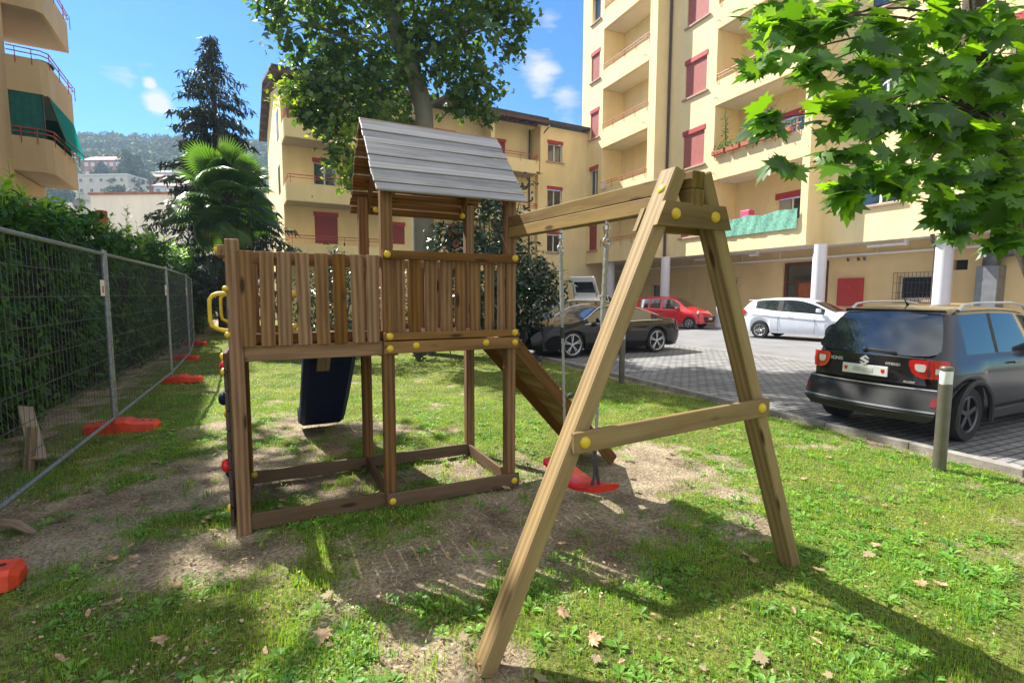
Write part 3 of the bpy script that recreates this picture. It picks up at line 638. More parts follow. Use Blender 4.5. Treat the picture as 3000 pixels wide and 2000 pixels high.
# green net over the first rail
n_ = MB(); vs = []; k = 60
for i in range(k+1):
    x = -4.25+5.05*i/k
    for j in range(7):
        zz = 4.66+.86*j/6 - .03*math.sin(i*.35)*(j == 6) ; vs.append((x, .1+.012*math.sin(i*.9+j*.7)+.02*math.sin(i*.31)+random.uniform(-.012, .012), zz+.03*math.sin(i*.23)*(j/6)))
n_.raw(vs, [[i*7+j, (i+1)*7+j, (i+1)*7+j+1, i*7+j+1] for i in range(k) for j in range(6)])
o = n_.build('balcony_net', 'net_green', None, True); o.location = tb.location; o.rotation_euler = tb.rotation_euler
tag(o, 'wrinkled green shade net hung over the lowest balcony rail of the tall cream block', 'net')
# flower boxes with plants on the second balcony
for i in range(5):
    x = .4-i*.95
    t_ = thing('flower_box', ('leftmost', 'second from left', 'middle', 'second from right', 'rightmost')[i]+' terracotta flower box on the red rail of the planted balcony', 'flower box', tbl(x, .12, 8.92), tb.rotation_euler.z, 'flower boxes along the balcony rail')
    b_ = MB(); b_.box(-.4, .4, -.1, .1, 0, .2, .012); b_.build('planter', 'terracotta', t_)
    P = rng.normal(0, 1, (90, 3))*np.array([.3, .08, .14])+np.array([0, 0, .33]); P[:, 2] = np.abs(P[:, 2])*(1 if i != 3 else 1.5)
    scatter('plant', *OVAL, P, rot_from(rng.normal(0, 1, (90, 3))+[0, 0, .6], rng.random(90)*6.28), np.full(90, .13), 'leaf_bush', t_)
b_ = MB(); pl = []
for k in range(4): b_.tube([(0.02*k, 0, 0), (.05*math.sin(k), .02, .8+.2*k), (.1*math.sin(k*2), .03, 1.6+.25*k)], .01, 5)
vine = thing('climbing_plant', 'tall thin climbing plant on strings at the left end of the second balcony', 'plant', tbl(.3, -.2, 8.9), 0); b_.build('stem', 'leaf_bush', vine)
P = np.stack([rng.normal(0, .09, 150), rng.normal(0, .09, 150), rng.random(150)*2.1], 1); scatter('foliage', *OVAL, P, rot_from(rng.normal(0, 1, (150, 3)), rng.random(150)*6.28), np.full(150, .12), 'leaf_bush', vine)
# pink and black bundle
t_ = thing('storage_bundle', 'pink box and black bags piled on the lowest balcony behind the green net', 'bags', tbl(-.9, -.6, 5.0), tb.rotation_euler.z)
plain('pink', (.65, .07, .18), .6); b_ = MB(); b_.box(-.35, .25, -.2, .2, .45, .95, .05); b_.build('box', 'pink', t_); b_ = MB(); b_.ball((.3, 0, .55), .22); b_.ball((.45, .05, .35), .2); b_.build('bag', 'interior_dark', t_, True); b_ = MB(); b_.box(-.35, .4, -.22, .22, 0, .45, .03); b_.build('crate', 'house_white', t_)
# cloth hanging on the third floor rail left
t_ = MB(); vs = [(9.2+.5*i/8, D0+.09+.02*math.sin(i*1.7), 9.2-.02*(i % 3)-.42*j/4) for i in range(9) for j in range(5)]; t_.raw(vs, [[i*5+j, i*5+j+1, (i+1)*5+j+1, (i+1)*5+j] for i in range(8) for j in range(4)])
o = t_.build('hanging_cloth', 'white_paint', None, True); o.location = tb.location; o.rotation_euler = tb.rotation_euler; tag(o, 'white cloth draped over the red rail at the far end of a narrow balcony', 'cloth')

# ================================================================== MIDDLE BUILDING (yellow, in shade)
T2 = (-.8788, -.4772)
mbd = frame_of('apartment_block', 'three storey yellow apartment block with dark sloping roof and red shutters behind the play tower', 'building', (-12.26, 28), T2)
W = MB()
fl = [9.6, 6.45, 3.4, .25]
holes = [(-2.75, -1.53, z+1.25 if False else z+.95+.1, z+2.75) for z in (6.45, 3.4)]
hl = [(-2.72, -1.55, 7.7, 9.12), (-2.75, -1.53, 4.5, 6.23), (-6.6, -5.7, 4.68, 5.97), (-2.75, -1.5, 10.6, 12.0), (-5.6, -4.6, 10.9, 12.0), (-5.6, -4.6, 7.7, 9.1), (-2.7, -1.6, 1.2, 2.9)]
holes_wall(W, -7.6, 0, 0, 12.9, 0, hl, .2)
hr = [(-9.9, -8.6, 9.75, 11.75), (-13.4, -12.3, 9.75, 11.75), (-10.2, -9.2, 4.6, 6.1), (-13.6, -12.6, 4.6, 6.1), (-10.2, -9.2, 7.6, 9.1), (-13.6, -12.6, 7.6, 9.1)]
holes_wall(W, -15.7, -7.6, 0, 12.9, 0, hr, .2)
h5 = [(-17.65, -16.47, z, z+1.4) for z in (10.7, 7.67, 4.64)]; holes_wall(W, -22, -15.7, 0, 12.95, .35, h5, .2)
W.raw([(-15.7, 0, 0), (-15.7, .35, 0), (-15.7, .35, 12.9), (-15.7, 0, 12.9)], [[0, 1, 2, 3]])
# end wall, back
W.raw([(0, 0, 0), (0, -11, 0), (0, -11, 12.9), (0, -5.5, 14.6), (0, 0, 12.9)], [[4, 3, 2, 1, 0][::-1]]); W.raw([(-22, -11, 0), (0, -11, 0), (0, -11, 12.9), (-22, -11, 12.9)], [[0, 1, 2, 3]])
for s in (-11.9, -15.45): W.box(s-.12, s+.12, 0.001, 1.25, 9.62, 12.6)
W.build('wall', 'stucco_yellow', mbd)
for (x0, x1, z0, z1), kd in zip(hl, ('open', 'shut', 'shut', 'open', 'shut', 'open', 'shut')): window(mbd, x0, x1, z0, z1, 0, kd, .2, .22, sill=False)
for i, (x0, x1, z0, z1) in enumerate(hr): window(mbd, x0, x1, z0, z1, 0, 'shut' if i != 4 else 'open', .2, .2, sill=i > 1)
for (x0, x1, z0, z1) in h5: window(mbd, x0, x1, z0, z1, .35, 'open', .2, .22)
# end wall windows (seen edge on)
for z in (10.4, 7.4):
    o = MB(); o.box(.0, .03, -2.6, -1.6, z, z+1.5); o.build('window', 'window_glass', mbd)
for z, x0 in ((9.6, -6.4), (6.45, -6.4), (3.4, -5.6)):
    o = MB(); o.box(x0, .02, .002, 1.62, z, z+.16); o.box(x0, .0, 1.6, 1.75, z+.0, z+.88); o.box(-.1, .03, .0, 1.6, z+.161, z+.875); o.box(x0, x0+.12, .002, 1.6, z+.161, z+.875); b = o.build('balcony', 'stucco_yellow', mbd)
    rail(b, x0+.1, -.1, 1.68, z+.9, .42, ends=((-.1, .1),)); o = MB(); o.box(x0+.05, -.05, .05, 1.55, z-.02, z-.003); o.build('balcony_soffit', 'soffit_grey', b)
    for s in (-1.2, -4.2): hook(b, s, 1.75, z+.25)
for z in (9.5, 6.4):
    o = MB(); o.box(-15.2, -7.7, .002, 1.3, z, z+.16); o.box(-15.2, -7.7, 1.15, 1.31, z+.0, z+.82); b = o.build('balcony', 'stucco_yellow', mbd); rail(b, -15.1, -7.8, 1.36, z+.82, .35, ends=((-15.1, .1),))
    o = MB(); o.box(-15.1, -7.8, .05, 1.25, z-.02, z-.003); o.build('balcony_soffit', 'soffit_grey', b)
# roof with deep eave
o = MB()
def slab(x0, x1, y0, z0, y1, z1, th): o.raw([(x0, y0, z0), (x1, y0, z0), (x1, y1, z1), (x0, y1, z1), (x0, y0, z0-th), (x1, y0, z0-th), (x1, y1, z1-th), (x0, y1, z1-th)], [[0, 1, 2, 3], [7, 6, 5, 4], [0, 4, 5, 1], [1, 5, 6, 2], [2, 6, 7, 3], [3, 7, 4, 0]])
slab(-15.6, .5, 1.85, 12.92, -5.5, 14.7, .16); slab(-15.6, .5, -5.5, 14.68, -12, 12.9, .16); slab(-22, -15.62, .75, 13.25, -5.5, 14.8, .2); slab(-22, -15.62, -5.5, 14.78, -12, 13, .2)
rf = o.build('roof', 'roof_dark', mbd)
o = MB(); o.box(-15.6, .48, 1.76, 1.84, 12.58, 12.76)
for s in np.arange(-15.2, .8, .75): o.board((s, 1.74, 12.66), (s, .02, 13.08), .1, .14, (1, 0, 0))
for y_ in np.arange(-11, 1.5, .9): o.box(.02, .46, y_-.06, y_+.06, 12.62+(y_*-.26 if y_ > -5.5 else (11+y_)*.26+.1), 12.75+(y_*-.26 if y_ > -5.5 else (11+y_)*.26+.1))
o.build('rafters', 'fascia_brown', rf)
for s in (-.35, -7.7, -15.2): o = MB(); o.tube([(s, .08, 0 if s < -15 else 9.6), (s, .08, 12.6)], .06, 8); o.build('drainpipe', 'pipe_brown', mbd, True)
o = MB(); o.tube([(-15.9, 1.5, 12.6), (-15.55, .6, 11.9), (-15.5, .1, 11.6)], .04, 6); o.build('drainpipe', 'pipe_brown', mbd, True)
for s, z in ((-2.5, 14.35), (-9, 14.6)): o = MB(); o.box(s-.25, s+.25, -3.2, -2.7, z-.6, z+.5); o.build('chimney', 'stucco_yellow', rf)

# ================================================================== LEFT BUILDING (ochre, angular balconies)
T3 = (.4848, -.8746)
lb = frame_of('apartment_house', 'ochre apartment building at the left edge with angular balconies and green awnings', 'building', (-17.51, 20), T3)
W = MB(); holes_wall(W, .06, 14, 0, 17.5, -1.08, [(3, 5, z, z+1.4) for z in (7.2, 10.1, 13.1)]); W.box(-3.8, .055, -10, -1.1, 0, 6.2); W.box(.06, 14, -10, -1.4, 0, 17.5); W.box(-3.4, .055, -10, -2.0, 6.201, 17.5)
W.build('wall', 'stucco_ochre', lb)
for z in (6.4, 9.3, 12.3):
    o = MB(); o.box(-3.38, .04, -2.0, -1.96, z, z+2.7); o.build('loggia_wall', 'stucco_orange', lb); o = MB(); o.box(-2.2, -.9, -1.96, -1.93, z, z+2.1); o.build('window', 'window_glass', lb)
for k, z in enumerate((6.25, 9.1, 12.1, 15.0)):
    o = MB(); zt = z+1.25
    # plan: wall (1.5) -> front; angular outline with cut corner
    plan = [(.1, -1.09), (.0, -.16), (-.22, .02), (-3.8, .02), (-3.8, -2.2)]
    inn = [(-.05, -1.09), (-.13, -.23), (-.3, -.12), (-3.66, -.12), (-3.66, -2.2)]
    n5 = len(plan); vs = [(a, b, z) for a, b in plan]+[(a, b, zt) for a, b in plan]+[(a, b, zt) for a, b in inn]+[(a, b, z+.2) for a, b in inn]
    fs = [list(range(n5))] + [[i, i+1, n5+i+1, n5+i] for i in range(n5-1)]+[[n5+i, n5+i+1, 2*n5+i+1, 2*n5+i] for i in range(n5-1)]+[[2*n5+i, 2*n5+i+1, 3*n5+i+1, 3*n5+i] for i in range(n5-1)]+[[3*n5+i for i in range(n5)]]
    o.raw(vs, fs); b = o.build('balcony', 'stucco_ochre', lb)
    o = MB(); o.raw([(a*.93-.12, -2+(b_+2)*.94, z-.004) for a, b_ in plan], [list(range(n5))]); o.build('balcony_soffit', 'soffit_grey', b)
    o = MB()
    for zz in (zt+.32, zt+.16): o.tube([(a, b_+.05, zz) for a, b_ in plan], .022, 6)
    for a, b_ in ((.1, -.85), (.05, -.4), (-.2, .04), (-1.5, .05), (-2.8, .06), (-3.8, .07)): o.tube([(a, b_+.04, zt+.32), (a, b_+.05, zt-.25)], .014, 5)
    o.build('railing', 'rail_red', b)
    if k == 0:
        for j in range(12):
            pass
# awnings
aw = thing('awning', 'green awning with dark side curtain below the middle balcony of the ochre building', 'awning', (lb.location.x, lb.location.y, 0), lb.rotation_euler.z)
def cloth(par, name, m, A, B, C, D_, nu=16, nv=6, amp=.02):
    A, B, C, D_ = map(Vector, (A, B, C, D_)); nn_ = (B-A).cross(D_-A).normalized(); vs = []
    for i in range(nu+1):
        for j in range(nv+1):
            u_, v_ = i/nu, j/nv; P_ = A*(1-u_)*(1-v_)+B*u_*(1-v_)+C*u_*v_+D_*(1-u_)*v_; vs.append(P_+nn_*amp*math.sin(u_*math.pi*nu*.5)*v_)
    o_ = MB(); o_.raw(vs, [[i*(nv+1)+j, (i+1)*(nv+1)+j, (i+1)*(nv+1)+j+1, i*(nv+1)+j+1] for i in range(nu) for j in range(nv)]); return o_.build(name, m, par, True)
cloth(aw, 'side_curtain', 'awning_dark_green', (.07, -1.05, 9.1), (-.02, -.16, 9.1), (-.02, -.16, 7.3), (.07, -1.05, 7.3))
cloth(aw, 'awning_cloth', 'awning_green', (-.25, 0.03, 9.08), (-3.7, .03, 9.08), (-3.95, .26, 7.8), (-1.0, .24, 7.8))
cloth(aw, 'valance', 'awning_green', (-1.0, .24, 7.8), (-3.95, .26, 7.8), (-3.95, .27, 7.58), (-1.0, .25, 7.58))
o = MB(); o.tube([(-1.0, .25, 7.8), (-3.95, .27, 7.8)], .025, 6); o.tube([(-.12, -.02, 9.1), (-.95, .24, 7.8)], .025, 6); o.tube([(-3.7, .05, 7.9), (-3.95, .26, 7.8)], .02, 6); o.tube([(.0, -.13, 9.1), (.0, -.13, 7.5)], .02, 6); o.build('awning_frame', 'pipe_brown', aw)
cloth(aw, 'far_dark_sheet', 'awning_dark_green', (-3.6, -2.1, 9.1), (-3.6, -.1, 9.1), (-3.6, -.1, 7.2), (-3.6, -2.1, 7.2))  # dark sheet added across the far side so the gap reads dark
# round dark object and fan on the upper balcony
o = MB(); o.ball((0, 0, 0), .45, sq=.6); t_ = o.build('covered_bundle', 'interior_dark', None, True); t_.location = (-18.5, 20.9, 10.55); t_.scale = (1, 1, .7); tag(t_, 'dark round covered bundle behind the rail of the upper ochre balcony', 'bundle')

# ================================================================== LOW WHITE BUILDING behind the hedge
wb = thing('low_building', 'low building with a blank white wall behind the hedge on the left', 'building', (-32.3, 40, 0), R(-4))
o = MB(); o.box(0, 14, 0, 12, 0, 9.2); o.build('wall', 'plain_white_wall', wb); o = MB(); o.box(-.1, 14.1, -.12, 12.1, 9.2, 9.35); o.build('roof_edge', 'roof_tile_red', wb)
o = MB(); o.box(-4.5, -.02, 1, 10, 0, 8.7); o.build('side_wing', 'soffit_white', wb)
o = MB(); o.tube([(-1.1, .9, 8.2), (-1.1, .3, 8.6)], .04, 6); o.lathe([(.02, 0), (.3, .05), (.45, .16)], (-1.1, .25, 8.5), (.2, -1, .3), 16); o.build('satellite_dish', 'duct_grey', wb)
o = MB(); o.box(-.13, .13, -.13, .13, 0, 4.55, .02); t_ = o.build('fence_post', 'terracotta', None); t_.location = (-14.2, 18, 0); tag(t_, 'reddish brown square post standing above the hedge against the white wall', 'post')

# ================================================================== HILL with wood and houses
hx = np.linspace(-520, 60, 90); hy = np.linspace(120, 470, 60); HX, HY = np.meshgrid(hx, hy, indexing='ij')
def hill_z(x, y):
    a = np.clip((y-120)/225, 0, 1.25); h = 100*np.clip(a, 0, 1)**.95
    fall = 1/(1+np.exp((x+60)/35)); return h*fall*(.93+.14*fbm(x, y, .012, 5)) 
HZ = hill_z(HX, HY) - 1
idx = np.arange(HX.size).reshape(HX.shape); q = np.stack([idx[:-1, :-1], idx[1:, :-1], idx[1:, 1:], idx[:-1, 1:]], -1).reshape(-1, 4)
plain('hill_green', (.05, .085, .03), .95, var=.3, scale=.03, col2=(.09, .15, .04))
tag(fast('hill', np.stack([HX, HY, HZ], -1).reshape(-1, 3), [q], 'hill_green', smooth=True), kind='structure')
# wood: many crowns of leaf clumps
def crowns(name, C, Rr, m, per=60, leaf=.55):
    """C centres (n,3), Rr radii"""
    n = len(C); d = rng.normal(0, 1, (n*per, 3)); d /= np.linalg.norm(d, axis=1, keepdims=True); d[:, 2] = np.abs(d[:, 2])*1.0-.15
    rr = np.repeat(Rr, per)*(.7+.35*rng.random(n*per)); P = np.repeat(C, per, 0)+d*rr[:, None]*np.array([1, 1, 1.25]); t_ = np.repeat(rng.random(n), per)*.65+rng.random(n*per)*.35
    return scatter(name, *STAR, P, rot_from(d+rng.normal(0, .4, d.shape), rng.random(n*per)*6.28), np.repeat(Rr, per)*leaf*(.6+.8*rng.random(n*per)), m, None, t_)
n = 2600; cx = rng.uniform(-330, -60, n); cy = 205+170*rng.random(n); cz = hill_z(cx, cy)
keep = ~((cx > -192) & (cx < -120) & (cy < 242)); keep &= (cy > 222) | (cx < -190); meadow = ((cx+228)/14)**2+((cy-290)/16)**2 < 1; keep &= ~meadow
cx, cy, cz = cx[keep], cy[keep], cz[keep]; rr = rng.uniform(1.6, 3.6, len(cx))
tag(crowns('forest', np.stack([cx, cy, cz+rr*.8], 1), rr, 'forest', 62, .38), 'wooded hillside behind the houses', 'forest', kind='stuff')
def far_house(name, label, cat, x, y, z, w_, d_, h_, wm, rm, rot, wins, gable=True, group=None):
    t_ = thing(name, label, cat, (x, y, z), rot, group); o = MB(); o.box(-w_/2, w_/2, 0, d_, -8, h_); o.build('wall', wm, t_)
    o = MB()
    if gable: o.raw([(-w_/2-.6, -.7, h_), (w_/2+.6, -.7, h_), (w_/2+.6, d_+.7, h_), (-w_/2-.6, d_+.7, h_), (-w_/2-.2, d_/2, h_+w_*.1+1), (w_/2+.2, d_/2, h_+w_*.1+1)], [[0, 1, 5, 4], [2, 3, 4, 5], [1, 2, 5], [3, 0, 4], [3, 2, 1, 0]])
    else: o.box(-w_/2-.3, w_/2+.3, -.3, d_+.3, h_, h_+.5)
    o.build('roof', rm, t_)
    nx, nz = wins
    for i in range(nx):
        for j in range(nz):
            xx = -w_/2+w_*(i+.5)/nx; zz = h_*(j+.35)/nz; o = MB(); o.box(xx-.75, xx+.75, -.12, .02, zz, zz+h_/nz*.42); f_ = o.build('window', 'house_white' if wm == 'house_pink' else 'window_white', t_)
            if wm != 'house_pink': o = MB(); o.box(xx-.6, xx+.6, -.16, -.1, zz+.15, zz+h_/nz*.42-.15); o.build('pane', 'window_glass', f_)
far_house('hillside_house', 'long pink house with two rows of white windows on the hillside', 'house', -178, 228, 51.5, 17, 9, 7.6, 'house_pink', 'roof_tile_red', R(-3), (6, 2))
far_house('hillside_house', 'wide cream house with flat roof and balcony below the pink house', 'house', -149, 190, 37, 20, 9, 7.2, 'house_cream', 'soffit_white', R(-5), (5, 2), False)
far_house('hillside_house', 'white house with a low red roof just left of the spruce', 'house', -125.5, 190, 36.5, 9, 8, 4.0, 'house_white', 'roof_tile_red', R(4), (3, 1))
far_house('hillside_house', 'white hillside house with dark roof standing highest beside the spruce', 'house', -146, 222, 48, 9, 8, 4.5, 'house_white', 'roof_dark', R(4), (3, 1))
far_house('hillside_house', 'small red house in front of the dark roofed white house', 'house', -147.5, 216, 44, 5, 5, 5.5, 'rail_red', 'roof_tile_red', R(4), (1, 1))
def far_tree(label, x, y, z, r, h):
    t_ = thing('hillside_tree', label, 'tree', (x, y, z), 0, 'trees between the hillside houses'); o = MB(); o.tube([(0, 0, -4), (0, 0, h*.8)], [.5, .15], 6); o.build('trunk', 'bark_dark', t_)
    c = []; rad = []
    for k in range(26): f_ = k/26; c.append((rng.normal(0, r*.35*(1-f_)), rng.normal(0, r*.35*(1-f_)), h*.18+h*.8*f_)); rad.append(r*(1-.8*f_)*.75)
    b = crowns('crown', np.array(c), np.array(rad), 'forest', 50, .4); b.parent = t_
far_tree('tall dark conical tree between the hillside houses', -143.5, 195, 36, 7, 19)
for i, (x, y, z, r_, h_, lb_) in enumerate(((-158.5, 184, 33, 4, 8, 'round green bush in front of the wide cream house'), (-150, 210, 44, 5, 13, 'light green tree right of the long pink house'), (-166, 212, 46, 4, 9, 'bushy tree between the pink house and the cream house'), (-137, 182, 33, 4.5, 6, 'low green bush below the dark conical tree'), (-129, 181, 32, 4.5, 6, 'low bush in front of the white house with the red roof'), (-192, 214, 50, 5, 12, 'green tree left of the long pink house'), (-135, 214, 45, 4, 9, 'green tree behind the white house with the red roof'))):
    far_tree(lb_, x, y, z, r_, h_)
# ================================================================== PLAYSET
PA = .4508
pl = thing('play_tower', 'wooden play tower with grey board roof, slatted bridge, dark blue slide, ramp and swing frame', 'playset', (-1.9604, 3.6226, 0), PA)
PW = .09; U1, U2, VV = 1.07, 2.15, 1.0; h_ = PW/2
def pbuild(mb, name, mat='playset_wood', par=pl, smooth=False): return mb.build(name, mat, par, smooth)
def post(u, v, z1, m='playset_post_wood'): o = MB(); o.box(u-h_, u+h_, v-h_, v+h_, -.06, z1, .007); return pbuild(o, 'post', m)
post(0, 0, 2.08); post(0, VV, 2.08); post(U1, 0, 2.56); post(U2, 0, 2.56); post(U1, VV, 2.62); post(U2, VV, 2.62)
fr_ = -h_-.028
def cap(u, v, z, ax=(0, -1, 0), par=pl):
    o = MB(); o.lathe([(.001, .016), (.011, .0155), (.02, .0125), (.0265, .006), (.029, .0), (.029, -.005)], (u, v, z), ax, 16); return pbuild(o, 'bolt_cap', 'yellow_plastic', par, True)
# sandbox frame
o = MB()
o.board((h_, -.02, .035), (U1-h_, -.02, .035), .028, .12, (0, 1, 0)); o.board((U1-h_, fr_, .035), (U2+h_+.02, fr_, .035), .028, .12, (0, 1, 0))
o.board((-h_, VV-.03, .04), (U1, VV-.03, .04), .028, .115, (0, 1, 0)); o.board((U1+.01, VV-.032, .04), (U2-.03, VV-.032, .04), .028, .115, (0, 1, 0))
o.board((U1-.01, 0, .04), (U1-.01, VV-.05, .04), .028, .115, (1, 0, 0)); o.board((U2-.02, -h_, .035), (U2-.02, VV-.05, .035), .028, .12, (1, 0, 0)); o.board((.02, .0, .04), (.02, VV-.05, .04), .028, .115, (1, 0, 0))
pbuild(o, 'sandbox_frame', 'sandbox_wood')
# deck beams and deck boards
o = MB()
o.board((U1-h_, fr_, 1.28), (U2+h_+.01, fr_, 1.28), .028, .095, (0, 1, 0)); o.board((h_, -.012, 1.275), (U1-h_, -.012, 1.275), .03, .115, (0, 1, 0))
o.board((h_, VV+.012, 1.275), (U2, VV+.012, 1.275), .03, .115, (0, 1, 0)); 
for u in (.02, U1-.06, U1+.07, U2-.02): o.board((u, 0, 1.26), (u, VV, 1.26), .03, .1, (1, 0, 0))
for v in (.33, .66): o.board((h_, v, 1.25), (U2-.04, v, 1.25), .03, .08, (0, 1, 0))
pbuild(o, 'deck_beam')
o = MB(); u = .06
while u < U2-.06: o.board((u, .0, 1.345), (u, VV, 1.345), .085, .022, (1, 0, 0)); u += .094
pbuild(o, 'deck')
# front railing of the bridge: slats + top rail behind
o = MB(); US = [.03, .16, .275, .4, .53, .655, .785, .9]
for i, u in enumerate(US):
    t = random.uniform(-.006, .006); o.board((u+.05+t, fr_+.012, 1.325), (u+.05-t, fr_+.012, 2.0), .095, .018, (1, 0, 0), .006)
o.board((h_, -.015, 1.955), (U1-h_, -.015, 1.955), .026, .085, (0, 1, 0)); o.board((h_, -.015, 1.38), (U1-h_, -.015, 1.38), .026, .07, (0, 1, 0)); pbuild(o, 'bridge_railing')
# front railing of the tower
o = MB()
for a, b in ((1.115, 1.215), (1.24, 1.34), (1.37, 1.48), (1.505, 1.615), (1.64, 1.735), (1.765, 1.865), (1.9, 1.995), (2.02, 2.1)):
    o.board(((a+b)/2, -.02, 1.345), ((a+b)/2, -.02, 1.985), b-a-.006, .018, (1, 0, 0), .006)
o.board((U1-h_, fr_, 2.008), (U2+h_+.01, fr_, 2.008), .028, .068, (0, 1, 0)); o.board((U1-h_, fr_, 1.368), (U2+h_+.01, fr_, 1.368), .028, .058, (0, 1, 0)); pbuild(o, 'tower_railing')
# back railings: bridge with slide opening, tower slats, sides
o = MB(); o.board((-h_-.03, VV+h_+.014, 2.0), (U1, VV+h_+.014, 2.0), .028, .08, (0, 1, 0))
for u in (.1, .22, .34): o.board((u, VV+.02, 1.34), (u, VV+.02, 1.98), .095, .018, (1, 0, 0))
o.board((.02, VV+.04, 1.38), (.4, VV+.04, 1.38), .026, .07, (0, 1, 0)); pbuild(o, 'bridge_railing')
o = MB(); o.board((U1-h_, VV+h_+.014, 2.0), (U2+h_, VV+h_+.014, 2.0), .028, .08, (0, 1, 0)); o.board((U1-h_, VV+h_+.014, 1.38), (U2+h_, VV+h_+.014, 1.38), .028, .07, (0, 1, 0))
for k in range(8): o.board((1.17+k*.125, VV+.02, 1.345), (1.17+k*.125, VV+.02, 1.97), .095, .018, (1, 0, 0), .006)
pbuild(o, 'tower_railing')
o = MB(); o.board((U2+.02, .05, 2.03), (U2+.02, VV, 2.03), .028, .075, (1, 0, 0))
for v in (.12, .86): o.board((U2+.0, v, 1.345), (U2+.0, v, 2.0), .095, .018, (0, 1, 0))
pbuild(o, 'tower_railing')
o = MB(); o.board((-h_-.03, -.02, 2.0), (-h_-.03, .25, 2.0), .06, .075, (1, 0, 0)); o.board((-h_-.03, .75, 2.0), (-h_-.03, VV+.05, 2.0), .06, .075, (1, 0, 0)); pbuild(o, 'end_rail', 'playset_wood')
# climbing wall at the left end
o = MB(); 
for k in range(9): o.board((-.075, .0, .08+k*.142), (-.075, VV, .08+k*.142), .026, .134, (1, 0, 0))
cw = pbuild(o, 'climbing_wall', 'pipe_brown')
for (v, z, m) in ((.04, .46, 'red_plastic'), (.06, .95, 'blue_plastic'), (.5, .75, 'yellow_plastic'), (.75, .4, 'green_plastic'), (.4, .3, 'blue_plastic'), (.3, 1.15, 'red_plastic'), (.7, 1.05, 'yellow_plastic')):
    o = MB(); o.ball((-.1, v, z), .05, (1, 0, 0), .7, 10, 6); pbuild(o, 'climbing_hold', m, cw, True)
for (v, z) in ((-.01, 1.26), (-.01, .16), (.0, 1.15)): cap(-.09, v, z, (-1, 0, 0))
cap(-.065-.03, -.0, 2.005, (-1, 0, 0)); cap(-.09, VV, 2.0, (-1, 0, 0))
# yellow handles
for v in (-.02, VV+.02):
    o = MB(); p = [(-.045, v, 1.44), (-.075, v, 1.445), (-.105, v, 1.455), (-.145, v, 1.48), (-.152, v, 1.52), (-.152, v, 1.6), (-.15, v, 1.66), (-.13, v, 1.69), (-.1, v, 1.7), (-.045, v, 1.7)]
    o.tube(p, [.017, .016, .014, .013, .014, .013, .014, .014, .016, .018], 10); o.ball((-.05, v-.02, 1.735), .022); o.ball((-.05, v-.02, 1.415), .022); pbuild(o, 'handle', 'yellow_plastic', pl, True)
for (u, v, z) in ((1.05+.01, fr_-.014, 2.01), (2.165, fr_-.014, 2.015), (1.07, fr_-.014, 1.37), (2.165, fr_-.014, 1.37), (1.07, fr_-.014, 1.272), (1.28, fr_-.014, 1.288), (1.89, fr_-.014, 1.29), (2.165, fr_-.014, 1.283), (1.07, fr_-.014, .03), (2.165, fr_-.014, .03)): cap(u, v, z)
for (u, z) in ((.43, 1.99), (.43, 1.7), (.43, 1.4), (1.0, 1.99)): cap(u, VV-.02, z)
for (u, z) in ((.0, .2),): cap(u+.05, VV-.05, .07)
for (u) in (U1+.11, U2-.1): cap(u, VV-.09, 2.5)
# roof
RZ, EZ = 3.18, 2.485; ov = .055; re = .14
def roofside(sgn, name):
    o = MB(); v0 = VV/2; ve = (-re if sgn < 0 else VV+re); d = Vector((0, ve-v0, EZ-RZ)); Ls = d.length; d.normalize(); nrm = Vector((0, -d.z*(-1 if sgn > 0 else 1)*-1, 0)); nrm = Vector((1, 0, 0)).cross(d); nrm = nrm if nrm.z > 0 else -nrm
    k = 11; bw = Ls/k
    for i in range(k):
        c = Vector((0, v0, RZ)) + d*(bw*(i+.5)) + nrm*(.006*(i % 2)); tl = random.uniform(-.006, .006); e1 = random.uniform(-.006, .006)
        o.board(c+Vector((U1-ov-h_+e1, 0, tl)), c+Vector((U2+ov+h_+e1, 0, -tl)), bw-.005 if i else bw+.02, .018, d, .003)
    return pbuild(o, name, 'weathered_roof_wood' if sgn < 0 else 'playset_wood')
roofside(-1, 'front_roof_slope'); roofside(1, 'back_roof_slope')
for u in (U1+.06, U2-.06):
    o = MB()
    for s in (-1, 1):
        ve = (-.06 if s < 0 else VV+.06); o.board((u, VV/2, RZ-.06), (u, ve, EZ+.02), .03, .09, (1, 0, 0))
    o.board((u, VV*.25, 2.86), (u, VV*.75, 2.86), .028, .09, (1, 0, 0)); pbuild(o, 'rafter')
# slide
o = MB(); sec = [(.53, .0), (.53, .16), (.56, .17), (.6, .03), (.66, -.01), (.92, -.01), (.98, .03), (1.02, .17), (1.05, .16), (1.05, .0), (1.0, -.04), (.58, -.04)]
prof = [(VV+.02, 1.34), (VV+.12, 1.33), (VV+.25, 1.24), (VV+.6, .93), (VV+1.0, .58), (VV+1.4, .25), (VV+1.6, .12), (VV+1.8, .07), (VV+2.05, .05)]
vs = []; 
for i, (v, z) in enumerate(prof):
    a = Vector((0, prof[min(i+1, len(prof)-1)][0]-prof[max(i-1, 0)][0], prof[min(i+1, len(prof)-1)][1]-prof[max(i-1, 0)][1])).normalized(); nn_ = Vector((0, -a.z, a.y)); wd = 1.0 if i > 1 else 1.1
    for (x, y) in sec: vs.append(Vector((.79+(x-.79)*wd, v, z)) + nn_*(y+.0))
k = len(sec); fs = [[i*k+j, i*k+(j+1) % k, (i+1)*k+(j+1) % k, (i+1)*k+j] for i in range(len(prof)-1) for j in range(k)]; fs += [list(range(k)), [(len(prof)-1)*k+j for j in range(k)][::-1]]
o.raw(vs, fs)
